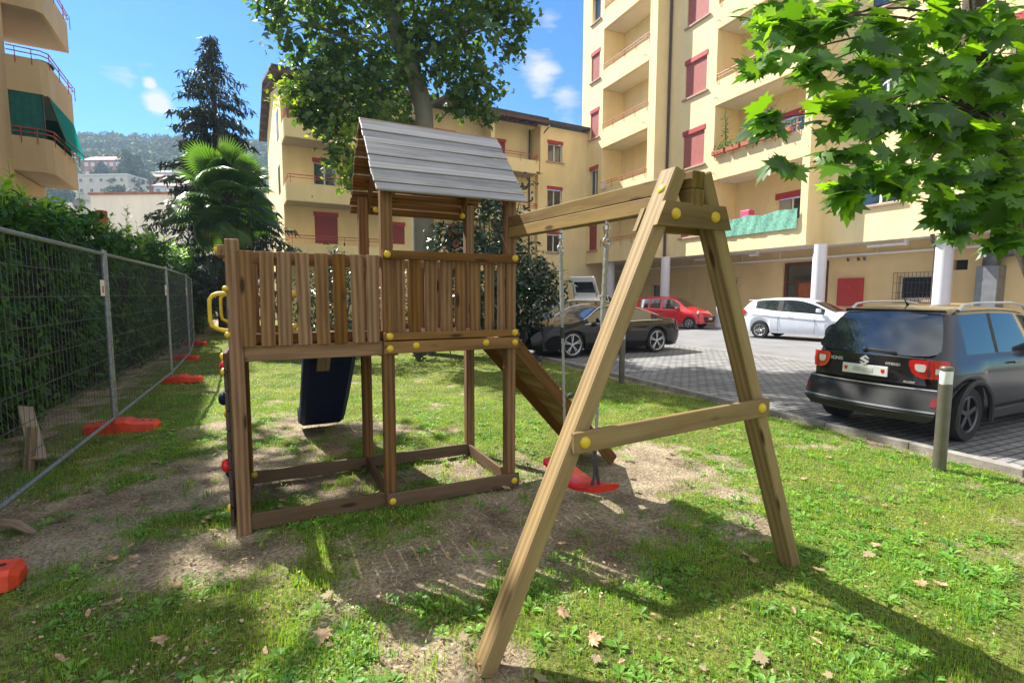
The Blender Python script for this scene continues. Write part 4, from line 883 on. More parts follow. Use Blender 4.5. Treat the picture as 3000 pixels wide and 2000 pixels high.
for i in range(1, 9):   # stiffening ribs below
    t = i/9; v = VV+.2+1.4*t; z = 1.28-1.06*t; o.tube([(.6, v, z-.06), (.7, v, z-.085), (.88, v, z-.085), (.98, v, z-.06)], .014, 6)
sl_ = pbuild(o, 'slide', 'blue_plastic', pl, False)
o = MB(); o.board((.72, VV+.36, 1.07), (.72, VV+.56, .895), .13, .006, (1, 0, 0)); pbuild(o, 'slide_plate', 'scrap_wood', sl_)
o = MB(); 
for u in (.56, 1.02): o.raw([(u-.02, VV-.02, 1.36), (u+.02, VV-.02, 1.36), (u+.02, VV+.3, 1.3), (u-.02, VV+.3, 1.3), (u-.015, VV+.0, 1.52), (u+.015, VV+.0, 1.52), (u+.015, VV+.28, 1.38), (u-.015, VV+.28, 1.38)], [[0, 1, 5, 4], [1, 2, 6, 5], [2, 3, 7, 6], [3, 0, 4, 7], [4, 5, 6, 7]])
pbuild(o, 'slide_side', 'sky_blue_plastic', sl_)
# climbing ramp to the right
o = MB(); a0 = Vector((U2+.06, 0, 1.27)); a1 = Vector((3.36, 0, .0)); d = (a1-a0).normalized(); nn_ = Vector((-d.z, 0, d.x)); nn_ = nn_ if nn_.z > 0 else -nn_
for v in (.05, .93): o.board(a0+Vector((0, v, 0)), a1+Vector((0, v, 0)), .028, .1, (0, 1, 0))
L_ = (a1-a0).length
k = 0; t = .05
while t < L_-.03:
    c = a0+d*t+nn_*.055; o.board(c+Vector((0, .03, 0)), c+Vector((0, .95, 0)), .105, .02, d); t += .114
rp = pbuild(o, 'ramp')
o = MB()
for t in (.35, .75, 1.15, 1.5): c = a0+d*t+nn_*.08; o.board(c+Vector((0, .1, 0)), c+Vector((0, .88, 0)), .04, .03, d)
pbuild(o, 'foothold', 'playset_wood', rp)
o = MB()
for t in (.3, .8, 1.3): c = a0+d*t+nn_*.075; o.ball(c+Vector((0, .0, .01)), .028)
pbuild(o, 'rope_knot', 'rope_dark', rp, True)
# swing beam
SV = -2.07; BU = U2+.01; BA = 2.2
o = MB(); 
for s in (-.5, .5): o.board((BU, -h_, 2.28+s*.0885), (BA, SV-.06, 2.24+s*.0885), .085, .087, (1, 0, 0), .004)
pbuild(o, 'swing_beam', 'swing_wood')
# A-frame
def leg(u0, u1, v): o = MB(); o.board((u0, v, -.05), (u1, v, 2.335), .118, .078, (0, 1, 0), .007); return pbuild(o, 'swing_leg', 'swing_wood')
leg(1.045, BA-.085, SV+.03); leg(3.2, BA+.085, SV+.03)
o = MB(); o.board((1.475, SV-.044, 1.0), (2.82, SV-.044, 1.055), .028, .105, (0, 1, 0)); pbuild(o, 'crossbar', 'swing_wood')
def trap(v, z0, z1, name, m='swing_wood'):
    o = MB(); 
    def ul(z): return 1.045-.05+(BA-.085-1.045)*(z+.05)/2.385
    def ur(z): return 3.2+.05+(BA+.085-3.2)*(z+.05)/2.385
    o.prism([(ul(z0), z0), (ur(z0), z0), (ur(z1), z1), (ul(z1), z1)], (0, v, 0), (1, 0, 0), (0, 0, 1), (0, 1, 0), .028); return pbuild(o, name, m)
trap(SV-.058, 2.045, 2.165, 'gusset'); trap(SV+.091, 2.03, 2.15, 'gusset')
o = MB(); 
for s in (-1, 1): o.board((BA+s*.058, SV+.13, 2.06), (BA+s*.058, SV+.13, 2.26), .03, .05, (1, 0, 0))
pbuild(o, 'spacer_block', 'swing_wood')
for (u, z) in ((1.535, 1.003), (2.75, 1.053)): cap(u, SV-.06, z)
cap(2.055, SV-.06, 2.105); cap(2.325, SV-.06, 2.105); cap(BA-.167, SV+.02, 2.235, (-.92, 0, .4))
for v in (-.9, -1.42):
    pass

# ================================================================== SWING (hangs from the beam)
sw = thing('swing', 'red plastic swing seat hanging on two grey ropes from the wooden beam', 'swing', (pl.location.x+math.cos(PA)*BU+math.sin(PA)*1.13, pl.location.y+math.sin(PA)*BU-math.cos(PA)*1.13, 0), PA)
tw = R(12)
for s in (1, -1):
    v = .28*s; zt = 2.18; o = MB()
    o.tube([(0, v, 2.19), (0, v, 2.15)], .012, 8); o.lathe([(.012, 0), (.022, .005), (.022, .03), (.012, .035)], (0, v, 2.105), n=10)
    o.tube([(0, v+.018*math.cos(t), 2.085+.03*math.sin(t)) for t in np.linspace(0, 6.28, 13)[:-1]], .007, 6, closed=True)
    o.tube([(.024*math.cos(t), v, 2.035+.028*math.sin(t)) for t in np.linspace(0, 6.28, 13)[:-1]], .008, 6, closed=True)
    o.build('shackle', 'steel', sw, True)
    sx_, sv = .0+.03*s, .235*s
    o = MB(); pts = []
    for i in range(60):
        t = i/59; pts.append((sx_*t+.002*math.sin(i*2.2), v+(sv-v)*t+.002*math.cos(i*2.2), 2.02-(2.02-.62)*t))
    o.tube(pts, [(.0165 if i < 22 else .0105)*(1+.12*math.sin(i*2.9)) for i in range(60)], 7); rp_ = o.build('rope', 'rope_grey', sw, True)
    o = MB(); o.tube([(sx_*.42, v+(sv-v)*.42, 1.46), (sx_*.42, v+(sv-v)*.42, 1.38)], .017, 8); o.build('rope_clamp', 'dark_plastic', rp_, True)
    o = MB(); o.tube([(sx_, sv, .72), (sx_, sv, .66)], .016, 8); o.tube([(sx_, sv, .68), (sx_*.8-.01, sv*1.03, .5), (sx_-.03, sv*1.05, .43)], .011, 7); o.tube([(sx_, sv, .68), (sx_+.03, sv*1.05, .43)], .011, 7); o.build('rope_end', 'rope_dark', sw, True)
o = MB(); vs = []; na, nb = 22, 8
for side in (0, 1):
    for i in range(na+1):
        t = -1+2*i/na; vv = t*.335; zc = .385 + .085*t**2 - .03*max(0, abs(t)-.8)*5*.5; wd = .085+.03*(1-t*t)+.03*math.exp(-((abs(t)-.9)/.12)**2)
        for j in range(nb+1):
            q_ = -1+2*j/nb; x = q_*wd; z = zc - .012*q_*q_ + (.012 if side == 0 else -.034+.022*q_**4); vs.append((x*math.cos(tw)-vv*math.sin(tw)*.0, vv, z))
k = nb+1; sz = (na+1)*k; fs = []
for i in range(na):
    for j in range(nb):
        a = i*k+j; fs.append([a, a+1, a+k+1, a+k]); fs.append([sz+a, sz+a+k, sz+a+k+1, sz+a+1])
for i in range(na): fs.append([i*k, (i+1)*k, sz+(i+1)*k, sz+i*k]); fs.append([i*k+nb, sz+i*k+nb, sz+(i+1)*k+nb, (i+1)*k+nb])
for j in range(nb): fs.append([j, sz+j, sz+j+1, j+1]); a = na*k; fs.append([a+j, a+j+1, sz+a+j+1, sz+a+j])
o.raw(vs, fs); o.build('seat', 'red_plastic', sw, True)

# ================================================================== CONSTRUCTION FENCE
J = [(-3.3, 2.68), (-5.02, 6.36), (-6.78, 10.1), (-8.55, 13.5), (-10.85, 17.4)]; J2 = [(-2.0, -.6)] + J
FL = ['nearest wire mesh fence panel, cut by the left edge of the picture', 'second wire mesh fence panel from the camera, between the big orange feet', 'third wire mesh fence panel from the camera, narrow and far', 'farthest wire mesh fence panel beside the dark hedge']
for i in range(len(J)-1):
    a = Vector((*J[i], 0)); b = Vector((*J[i+1], 0)); d = b-a; L_ = d.length; g_ = math.atan2(d.y, d.x)
    t_ = thing('mesh_barrier', FL[i], 'fence', a, g_, 'wire mesh construction fence panels'); zt = 2.18; zb = .14; e = .05; o = MB(); r = .021
    o.tube([(e, 0, .0), (e, 0, zt+.05)], r, 10); o.tube([(L_-e, 0, 0), (L_-e, 0, zt+.05)], r, 10); o.tube([(e, 0, zt), (L_-e, 0, zt)], r, 10); o.tube([(e, 0, zb), (L_-e, 0, zb)], r, 10); o.build('frame', 'galvanised', t_, True)
    o = MB(); n_w = int(L_/.095)
    for k in range(1, n_w): x = e+(L_-2*e)*k/n_w; o.tube([(x, .006, zb), (x, .006, zt)], .0022, 4, False)
    for k in range(1, 8): z = zb+(zt-zb)*k/8; o.tube([(e, -.006, z), (L_-e, -.006, z)], .004 if k != 99 else .004, 5, False)
    o.build('mesh_wires', 'dark_wire', t_, True)
    o = MB(); o.box(L_-.28, L_-.13, -.016, -.010, 1.67, 1.86, .001); tg = o.build('sign_plate', 'plate_white', t_)
    o = MB(); o.box(L_-.235, L_-.175, -.0185, -.016, 1.71, 1.79, .001); o.build('sign_mark', 'orange_red_plastic', tg)
FT = [(-3.32, 2.78, 'orange plastic fence foot at the lower left corner of the picture'), (-4.93, 6.36, 'large orange plastic fence foot under the first fence joint'), (-6.5, 9.98, 'orange plastic fence foot under the second fence joint'), (-8.62, 13.38, 'orange plastic fence foot under the third fence joint'), (-10.8, 17.4, 'farthest small orange fence foot by the hedge')]
def foot_mb():
    o = MB(); vs = []; st = [(-.36, .06, .045), (-.33, .1, .085), (-.12, .115, .105), (-.06, .115, .135), (.06, .115, .135), (.12, .115, .105), (.33, .1, .085), (.36, .06, .045)]
    for x, w_, h in st: vs += [(x, -w_*1.12, -.02), (x, -w_, h*.75), (x, -w_*.7, h), (x, w_*.7, h), (x, w_, h*.75), (x, w_*1.12, -.02)]
    o.raw(vs, [[i*6+j, i*6+j+1, (i+1)*6+j+1, (i+1)*6+j] for i in range(7) for j in range(5)]+[[0, 1, 2, 3, 4, 5][::-1], [42+j for j in range(6)]]); return o
for i, (x, y, lb_) in enumerate(FT):
    t_ = thing('barrier_base', lb_, 'fence foot', (x, y, -.01), (R(27), R(16), R(14), R(2), R(2))[i], 'orange fence feet')
    if i in (0, 1): t_.scale = (1.12, 1.1, 1.05)
    b_ = foot_mb().build('foot_block', 'orange_red_plastic', t_)
    for xx in (-.28, -.2, .2, .28): o = MB(); o.lathe([(.016, .0), (.016, .004), (.001, .004)], (xx, 0, .0905 if abs(xx) > .25 else .098), n=10); o.build('foot_hole', 'dark_plastic', t_)
# scrap timber behind the fence
o = MB(); o.board((0, 0, -.05), (.0, .08, .40), .07, .07, (1, 0, 0), .01); t_ = o.build('wooden_stake', 'scrap_wood'); t_.location = (-4.72, 4.86, 0); tag(t_, 'short wooden stake standing behind the nearest fence panel', 'stake')
o = MB(); o.board((0, 0, 0), (1.1, -1.05, -.28), .03, .14, (0, .3, 1), .01); t_ = o.build('wooden_plank', 'scrap_wood'); t_.location = (-5.75, 5.95, .36); tag(t_, 'loose wooden plank leaning beside the stake behind the fence', 'plank')
o = MB(); o.tube([(0, 0, .03), (.14, -.03, .035), (.3, -.1, .02), (.36, -.12, .015)], [.035, .032, .022, .008], 8); t_ = o.build('broken_branch', 'scrap_wood', smooth=True); t_.location = (-3.72, 3.6, 0); tag(t_, 'grey broken piece of branch lying on the soil inside the fence at the left edge', 'branch')

# ================================================================== BOLLARD LAMPS
for (x, y, lb_) in ((4.25, 4.99, 'tall bronze bollard lamp beside the dark grey car'), (2.13, 9.97, 'bronze bollard lamp partly hidden behind the swing leg')):
    t_ = thing('bollard_lamp', lb_, 'bollard lamp', (x+.03, y, -.04), 0, 'bollard lamps along the kerb'); t_.scale = (1.0, 1.0, 1.12); o = MB(); o.lathe([(.056, 0), (.056, .78), (.05, .785)], n=24); o.build('lamp_post', 'bollard_bronze', t_, True)
    o = MB(); o.lathe([(.051, .785), (.053, .79), (.053, .90)], n=24); o.build('lamp_glass', 'bollard_glass', t_, True); o = MB(); o.lathe([(.056, .9), (.057, .905), (.057, .925), (.05, .935), (.001, .938)], n=24); o.build('lamp_cap', 'bollard_bronze', t_, True)

# ================================================================== CARS  (local: +x forward, +y left, z up)
def sm(x, pts):
    xs = [p[0] for p in pts]; ys = [p[1] for p in pts]; x = np.asarray(x, float)
    i = np.clip(np.searchsorted(xs, x)-1, 0, len(xs)-2); xs = np.array(xs); ys = np.array(ys)
    dd = np.diff(ys)/np.diff(xs); m = np.zeros(len(xs)); m[1:-1] = np.where(dd[:-1]*dd[1:] > 0, 2*dd[:-1]*dd[1:]/(dd[:-1]+dd[1:]+1e-9*np.sign(dd[:-1]+dd[1:]+1e-12)), 0); m[0] = dd[0]; m[-1] = dd[-1]
    h = xs[i+1]-xs[i]; t = (x-xs[i])/h
    return (2*t**3-3*t**2+1)*ys[i]+(t**3-2*t**2+t)*h*m[i]+(-2*t**3+3*t**2)*ys[i+1]+(t**3-t**2)*h*m[i+1]
def wheel(par, x, y, r, wdt, rim_m, spokes=5, side=1, twin=False, rr=.66):
    """one wheel: tyre with a rim as sub-part; side=+1 faces +y"""
    o = MB(); o.lathe([(r*rr, -wdt*.5), (r*.93, -wdt*.52), (r*.985, -wdt*.42), (r, -wdt*.25), (r, wdt*.25), (r*.985, wdt*.42), (r*.93, wdt*.52), (r*rr, wdt*.5), (r*(rr-.02), wdt*.3), (r*(rr-.02), -wdt*.3), (r*rr, -wdt*.5)], (x, y, r), (0, side, 0), 36)
    t_ = o.build('wheel', 'tyre', par, True); o = MB(); yy = wdt*.5
    o.lathe([(r*(rr-.02), yy-.012), (r*(rr+.01), yy), (r*(rr-.02), yy+.004), (r*(rr-.06), yy-.01), (r*(rr-.07), yy-.07)], (x, y, r), (0, side, 0), 36)
    o.lathe([(.001, yy-.005), (r*.1, yy-.006), (r*.13, yy-.02), (r*.13, yy-.05)], (x, y, r), (0, side, 0), 16)
    c = Vector((x, y+side*(yy-.02), r))
    for k in range(spokes):
        for dlt in ((-.13, .13) if twin else (0,)):
            a = 2*math.pi*k/spokes+.3; a1 = a+dlt; d0 = Vector((math.cos(a), 0, math.sin(a))); d1 = Vector((math.cos(a1), 0, math.sin(a1))); s_ = d1.cross(Vector((0, 1, 0)))
            o.board(c+d0*r*.08, c+d1*r*(rr-.04), r*(.07 if twin else (.16 if spokes <= 6 else .075)), .022, s_, .006)
    o.build('rim', rim_m, t_, True); o = MB(); o.lathe([(.001, yy-.075), (r*(rr-.06), yy-.075)], (x, y, r), (0, side, 0), 24); o.build('brake_disc', 'interior_dark', t_)
    return t_
def car(name, label, loc, rz, P, paint, group=None):
    t_ = thing(name, label, 'car', (loc[0], loc[1], 0), rz, group); L = P['L']; xs = np.unique(np.concatenate([np.linspace(-L/2, L/2, P.get('N', 90)), np.linspace(-L/2, -L/2+.35, 12), np.linspace(L/2-.3, L/2, 8)] + [np.linspace(a-P['ar']-.02, a+P['ar']+.02, 25) for a in P['ax']]))
    zt = sm(xs, P['top']); be = sm(xs, P['belt']); w_ = sm(xs, P['w']); zb = sm(xs, P['bot']); zr = P['H']; ar = P['ar']
    be = np.minimum(be, zt-.02); g_ = np.clip((zt-be)/(zr-P['bz']), 0, 1); tum = P.get('tum', .2)
    arch = np.copy(zb)
    for a in P['ax']:
        dx = np.clip(1-((xs-a)/ar)**2, 0, None); arch = np.maximum(arch, np.where(np.abs(xs-a) < ar, P['wr']*.98+np.sqrt(dx)*ar, 0))
    arch = np.minimum(arch, be-.12)
    fl = np.zeros_like(xs)
    for a in P['ax']: fl = np.maximum(fl, np.exp(-((xs-a)/(ar*.95))**4))
    rows = []
    def R_(y, z): rows.append((y, z))
    fw = P.get('flare', .02)
    R_(w_*.93+fl*fw, arch); R_(w_*.975+fl*fw, arch+(be-.12-arch)*.22); R_(w_*.995+fl*fw, arch+(be-.12-arch)*.5); R_(w_*(1.0)+fl*fw*.6, arch+(be-.12-arch)*.8); R_(w_*.985, be-.09); R_(w_*.95, be-.012); R_(w_*.925, be+(zt-be)*.05+.0)
    R_(w_*(.915-tum*.88*g_), be+(zt-be)*.88); R_(w_*(.90-tum*g_), be+(zt-be)*.955); R_(w_*(.86-tum*g_), be+(zt-be)*.993); R_(w_*(.80-tum*g_), zt+.004)
    cr = P.get('crown', .035); R_(w_*(.55-tum*.7*g_), zt+cr*.65); R_(w_*.28, zt+cr*.92); R_(w_*0., zt+cr)
    nr = len(rows); n = len(xs); V = np.zeros((n, 2*nr-1, 3))
    for j, (y, z) in enumerate(rows):
        V[:, j, 0] = xs; V[:, j, 1] = y; V[:, j, 2] = z; V[:, 2*nr-2-j, 0] = xs; V[:, 2*nr-2-j, 1] = -y; V[:, 2*nr-2-j, 2] = z
    NC = 2*nr-1
    # rounding of the ends in plan: pull the centre outwards
    bl = P.get('bulge', .10); yn = V[:, :, 1]/(w_.max()); e = np.clip((np.abs(xs)-L/2+.45)/.45, 0, 1)**1.5
    V[:, :, 0] += np.sign(xs)[:, None]*e[:, None]*bl*(1-yn**2)
    idx = np.arange(n*NC).reshape(n, NC); F = {'body': [], 'side': [], 'side2': [], 'trim2': [], 'ws': [], 'rs': [], 'trim': [], 'clad': []}
    for i in range(n-1):
        xm = (xs[i]+xs[i+1])/2
        for j in range(NC-1):
            jj = j if j < nr-1 else NC-2-j; k = 'body'
            if jj == 6 and any(a < xm < b for a, b in P['side']): k = 'side'
            elif jj == 6 and any(a < xm < b for a, b in P.get('pillar', [])): k = 'trim'
            elif jj >= 10 and P['ws'][0] < xm < P['ws'][1]: k = 'ws'
            elif jj >= P.get('rsrow', 10) and P['rs'][0] < xm < P['rs'][1]: k = 'rs'
            elif jj == 0 and P.get('clad'): k = 'clad'
            if k in ('side', 'trim') and j >= nr-1: k += '2'
            F[k].append([idx[i, j], idx[i+1, j], idx[i+1, j+1], idx[i, j+1]])
    # end caps
    for i, rev in ((0, False), (n-1, True)):
        for j in range(nr-1):
            q_ = [idx[i, j], idx[i, j+1], idx[i, NC-2-j], idx[i, NC-1-j]]; 
            if j == nr-2: q_ = q_[:2]+q_[3:]
            F['body'].append(q_[::-1] if rev else q_)
    Vf = V.reshape(-1, 3)
    def mk(key, nm, mt, smooth=True):
        if not F[key]: return None
        us = sorted({v for f in F[key] for v in f}); mp_ = {v: i for i, v in enumerate(us)}; me = bpy.data.meshes.new(nm); me.from_pydata([tuple(Vf[v]) for v in us], [], [[mp_[v] for v in f] for f in F[key]]); me.update(); return link(nm, me, mt, t_, smooth)
    mk('body', 'body', paint); gm_ = P.get('glass', 'car_glass'); mk('side', 'side_window', gm_); mk('side2', 'side_window', gm_); mk('trim2', 'pillar_trim', 'trim_black'); mk('ws', 'windshield', P.get('wsglass', gm_)); mk('rs', 'rear_window', gm_); mk('trim', 'pillar_trim', 'trim_black'); mk('clad', 'cladding', 'trim_black')
    # underside and wheel housings
    o = MB(); wm = w_.max(); o.box(-L/2+.15, L/2-.15, -wm*.86, wm*.86, P['bot'][1][1]+.02, P['wr']*2+.12); o.build('underbody', 'interior_dark', t_) if not P.get('interior') else None
    if P.get('interior'):
        o.v = []; o.f = []; o.gc = []; o.rn = []; o.box(-L/2+.15, L/2-.15, -wm*.86, wm*.86, P['bot'][1][1]+.02, P['bz']-.25); o.build('underbody', 'interior_dark', t_)
        for sx2, sy2 in ((.15, .33), (.15, -.33), (-.65, .33), (-.65, -.33)):
            o = MB(); o.box(sx2-.3, sx2-.16, sy2-.2, sy2+.2, P['bz']-.3, P['bz']+.28, .05); o.box(sx2-.28, sx2-.2, sy2-.1, sy2+.1, P['bz']+.3, P['bz']+.45, .03); o.build('seat', 'trim_black', t_)
    for a, ri in zip(P['ax'], (0, 1)):
        for s in (1, -1): wheel(t_, a, s*(float(sm([a], P['w'])[0])*.99+fw-.115), P['wr'], .2, P['rim'], P['spk'], s, P.get('twin', False), P.get('rr', .66))
    t_['_p'] = 0; del t_['_p']
    return t_, (lambda x: float(sm([x], P['w'])[0])), (lambda x: float(sm([x], P['top'])[0])), (lambda x: float(sm([x], P['belt'])[0]))
def mirror(t_, x, y, z, m, s):
    o = MB(); o.box(x-.07, x+.06, y, y+s*.2, z, z+.14, .04) if s > 0 else o.box(x-.07, x+.06, y-.2, y, z, z+.14, .04); o.build('mirror', m, t_, True)
def patch(t_, name, mt, pts, th=.012, nrm=None, par=None, smooth=False):
    """raised polygon plate from 3D points"""
    P_ = [Vector(p) for p in pts]; n_ = Vector(nrm) if nrm else (P_[1]-P_[0]).cross(P_[2]-P_[0]).normalized(); k = len(P_)
    o = MB(); o.raw(P_+[p+n_*th for p in P_], [list(range(k))[::-1], list(range(k, 2*k))]+[[i, (i+1) % k, k+(i+1) % k, k+i] for i in range(k)]); return o.build(name, mt, par or t_, smooth)

# ---- dark grey small SUV seen from behind (right)
H_ = 1.56
SUV = dict(L=3.62, H=H_, bz=.98, N=80, ax=(-1.27, 1.2), ar=.36, wr=.325, tum=.17, crown=.03, flare=.025, clad=True, bulge=.13,
  top=[(-1.81, .95), (-1.79, .985), (-1.70, 1.12), (-1.52, 1.40), (-1.42, 1.5), (-1.2, 1.545), (-.5, 1.56), (.25, 1.53), (.55, 1.44), (1.05, 1.09), (1.2, 1.03), (1.65, .96), (1.76, .88), (1.81, .72)],
  belt=[(-1.81, .93), (-1.6, .99), (-.8, .99), (.6, .96), (1.1, .92), (1.81, .7)], w=[(-1.81, .70), (-1.72, .745), (-1.5, .775), (0, .79), (1.3, .78), (1.65, .74), (1.81, .60)], bot=[(-1.81, .36), (-1.5, .24), (1.5, .24), (1.81, .3)],
  side=[(-1.28, -.62), (-.52, .28), (.36, .82)], pillar=[(-.62, -.52), (.28, .36)], ws=(.32, 1.08), rs=(-1.795, -1.47), rsrow=10, rim='alloy_dark', spk=5)
SC = (5.02+.897*1.22, 6.58+.443*1.22)
t_, fw_, ft_, fb_ = car('parked_suv', 'dark grey small SUV parked nose in, seen from behind at the right edge', SC, R(26.3), SUV, 'paint_graphite')
xr = -1.81-.125
def rx(y): return -1.81-.13*(1-(y/.81)**2)
# rear window surround: wide dark glass over the hatch
def hatch(y, z):  # point on the sloping hatch
    zz = [p[1] for p in SUV['top'][:5]]; xx = [p[0] for p in SUV['top'][:5]]; x = np.interp(z, zz, xx); e_ = np.clip((abs(x)-1.81+.45)/.45, 0, 1)**1.5; return Vector((x-e_*.13*(1-(y/.81)**2)-.012, y, z+.002))
def surf_patch(name, mt, prof, ny=14, off=0., par=t_, zf=None):
    """prof: list of (z, halfwidth or (y0,y1))"""
    o = MB(); vs = []; nz_ = len(prof)
    for z, hw in prof:
        y0, y1 = (-hw, hw) if not isinstance(hw, tuple) else hw
        for i in range(ny+1):
            y = y0+(y1-y0)*i/ny; pt = hatch(y, z) if zf is None else zf(y, z); vs.append(pt+Vector((-off, 0, 0)))
    o.raw(vs, [[i*(ny+1)+j, i*(ny+1)+j+1, (i+1)*(ny+1)+j+1, (i+1)*(ny+1)+j] for i in range(nz_-1) for j in range(ny)]); return o.build(name, mt, par, True)
hg = surf_patch('rear_window', 'car_glass', [(1.005, .48), (1.015, .60), (1.04, .665), (1.08, .69), (1.18, .665), (1.3, .625), (1.4, .585), (1.46, .55), (1.49, .50)], off=.014)
surf_patch('rear_spoiler', 'paint_graphite', [(1.485, .55), (1.50, .58), (1.53, .56)], off=.03)
o = MB(); o.board(hatch(.02, 1.04)+Vector((-.03, 0, 0)), hatch(-.3, 1.025)+Vector((-.03, 0, 0)), .02, .035, (1, 0, 0)); o.ball(hatch(.05, 1.04)+Vector((-.03, 0, 0)), .03); o.build('rear_wiper', 'trim_black', t_)
flat = lambda off: (lambda y, z: Vector((-1.81-.13*(1-(y/.81)**2)-off-.10*np.clip((.62-z)/.25, 0, 1)*(1 if z > .33 else .6)-.04*np.clip((.78-z)/.2, 0, 1), y, z)))
surf_patch('rear_bumper', 'paint_graphite', [(.66, .70), (.64, .745), (.60, .755), (.58, .755)], off=0, zf=flat(.0), ny=20)
bm = surf_patch('rear_bumper', 'trim_black', [(.585, .755), (.56, .76), (.45, .76), (.36, .75), (.30, .71), (.27, .66)], zf=flat(.002), ny=20)
surf_patch('bumper_highlight', 'duct_grey', [(.412, .75), (.392, .75)], zf=flat(.012), ny=20, par=bm); surf_patch('bumper_highlight', 'silver_trim', [(.645, .72), (.635, .72)], zf=flat(.01), ny=20, par=bm)  # pale strips standing for highlights on the body paint
surf_patch('tailgate', 'paint_graphite', [(.985, .60), (.9, .6), (.75, .60), (.68, .62)], zf=flat(.012), ny=16)
for s in (1, -1):
    # wrap-around tail lamps
    f_ = lambda y, z: Vector((-1.81-.13*(1-(y/.81)**2)-.035+.18*np.clip((abs(y)-.68)/.12, 0, 1)**1.6, y, z))
    lm = surf_patch('tail_lamp', 'lamp_red', [(.975, (s*.49, s*.755)), (.96, (s*.455, s*.765)), (.91, (s*.45, s*.772)), (.83, (s*.48, s*.77)), (.785, (s*.52, s*.765)), (.765, (s*.58, s*.755))][::s], zf=f_, ny=12)
    surf_patch('lamp_lens', 'lamp_clear', [(.925, (s*.52, s*.60)), (.91, (s*.51, s*.615)), (.86, (s*.52, s*.61)), (.84, (s*.545, s*.60))][::s], zf=lambda y, z: f_(y, z)+Vector((-.012, 0, 0)), ny=4, par=lm)
    surf_patch('lamp_lens', 'lamp_clear', [(.885, (s*.69, s*.775)), (.825, (s*.69, s*.775))][::s], zf=lambda y, z: f_(y, z)+Vector((-.012, s*.006, 0)), ny=4, par=lm)
    surf_patch('lamp_divider', 'trim_black', [(.97, (s*.632, s*.645)), (.77, (s*.632, s*.645))][::s], zf=lambda y, z: f_(y, z)+Vector((-.01, 0, 0)), ny=2, par=lm)
    surf_patch('rear_reflector', 'reflector_red', [(.56, (s*.69, s*.745)), (.46, (s*.69, s*.745))][::s], zf=flat(.006), ny=4, par=bm)
    o = MB(); zr_ = 1.555; o.tube([(-1.28, s*.60, zr_-.03), (-1.18, s*.6, zr_+.035), (-.9, s*.605, zr_+.06), (0, s*.61, zr_+.065), (.35, s*.60, zr_+.03), (.5, s*.59, zr_-.04)], [.022, .016, .014, .014, .014, .018], 8); o.build('roof_rail', 'alloy', t_, True)
    mirror(t_, .62, s*.78, 1.0, 'paint_graphite', s)
    for x in (-.25, .75): o = MB(); o.box(x-.09, x+.09, s*.815-.012, s*.815+.012, .88, .905, .006); o.build('door_handle', 'paint_graphite', t_)
    # arch lips
    for a in SUV['ax']:
        o = MB(); pts = [(a+.40*math.cos(q_), s*.835, .31+.40*math.sin(q_)) for q_ in np.linspace(-.25, math.pi+.25, 18)]; o.tube(pts, .03, 6); o.build('wheel_arch', 'trim_black', t_, True)
    o = MB(); o.box(-.8, .85, s*.80-.03, s*.80+.03, .24, .36, .02); o.build('side_skirt', 'trim_black', t_)
pz = .80
pl_ = MB(); pl_.board((rx(0)-.04, .26, pz), (rx(0)-.04, -.26, pz), .02, .12, (1, 0, 0)); np_ = pl_.build('number_plate', 'plate_white', t_)
o = MB(); o.board((rx(0)-.052, .13, pz), (rx(0)-.052, -.10, pz), .004, .055, (1, 0, 0)); o.build('plate_smear', 'plate_smear', np_)
for y in (.215, -.21): o = MB(); o.prism([(-.02, .025), (.02, .025), (.02, -.008), (0, -.028), (-.02, -.008)], (rx(0)-.053, y, pz), (0, 1, 0), (0, 0, 1), (1, 0, 0), .004); o.build('plate_shield', 'lamp_red', np_)
o = MB(); e_ = [(-.055, .012), (-.02, .045), (.012, .062), (.055, .02), (.03, .02), (.008, .038), (-.012, .022), (.055, -.012), (.02, -.045), (-.012, -.062), (-.055, -.02), (-.03, -.02), (-.008, -.038), (.012, -.022)]
o.prism([(-a, b) for a, b in e_], (rx(0)-.045, .0, .915), (0, 1, 0), (0, 0, 1), (-1, 0, 0), .012); o.build('emblem', 'silver_trim', t_)
def word(name, txt, size, loc, par, mt, rot):
    cu = bpy.data.curves.new(name, 'FONT'); cu.body = txt; cu.size = size; cu.extrude = .003; ob = bpy.data.objects.new('tmp', cu); COL.objects.link(ob)
    dg = bpy.context.evaluated_depsgraph_get(); me = bpy.data.meshes.new_from_object(ob.evaluated_get(dg)); bpy.data.objects.remove(ob); me.materials.clear(); q_ = link(name, me, mt, par); q_.matrix_local = rot; q_.location = loc; return q_
RM = Matrix(((0, 0, -1), (-1, 0, 0), (0, 1, 0))).to_4x4()
word('lettering', 'IGNIS', .06, (rx(.4)-.045, .43, .885), t_, 'silver_trim', RM); word('lettering', 'HYBRID', .045, (rx(.35)-.045, -.22, .885), t_, 'silver_trim', RM); word('lettering', 'ALLGRIP', .032, (rx(.45)-.045, -.41, .70), t_, 'silver_trim', RM)
o = MB(); o.tube([(-1.12, .0, 1.585), (-1.17, 0, 1.62), (-1.24, 0, 1.70)], [.02, .008, .004], 6); o.build('antenna', 'trim_black', t_)

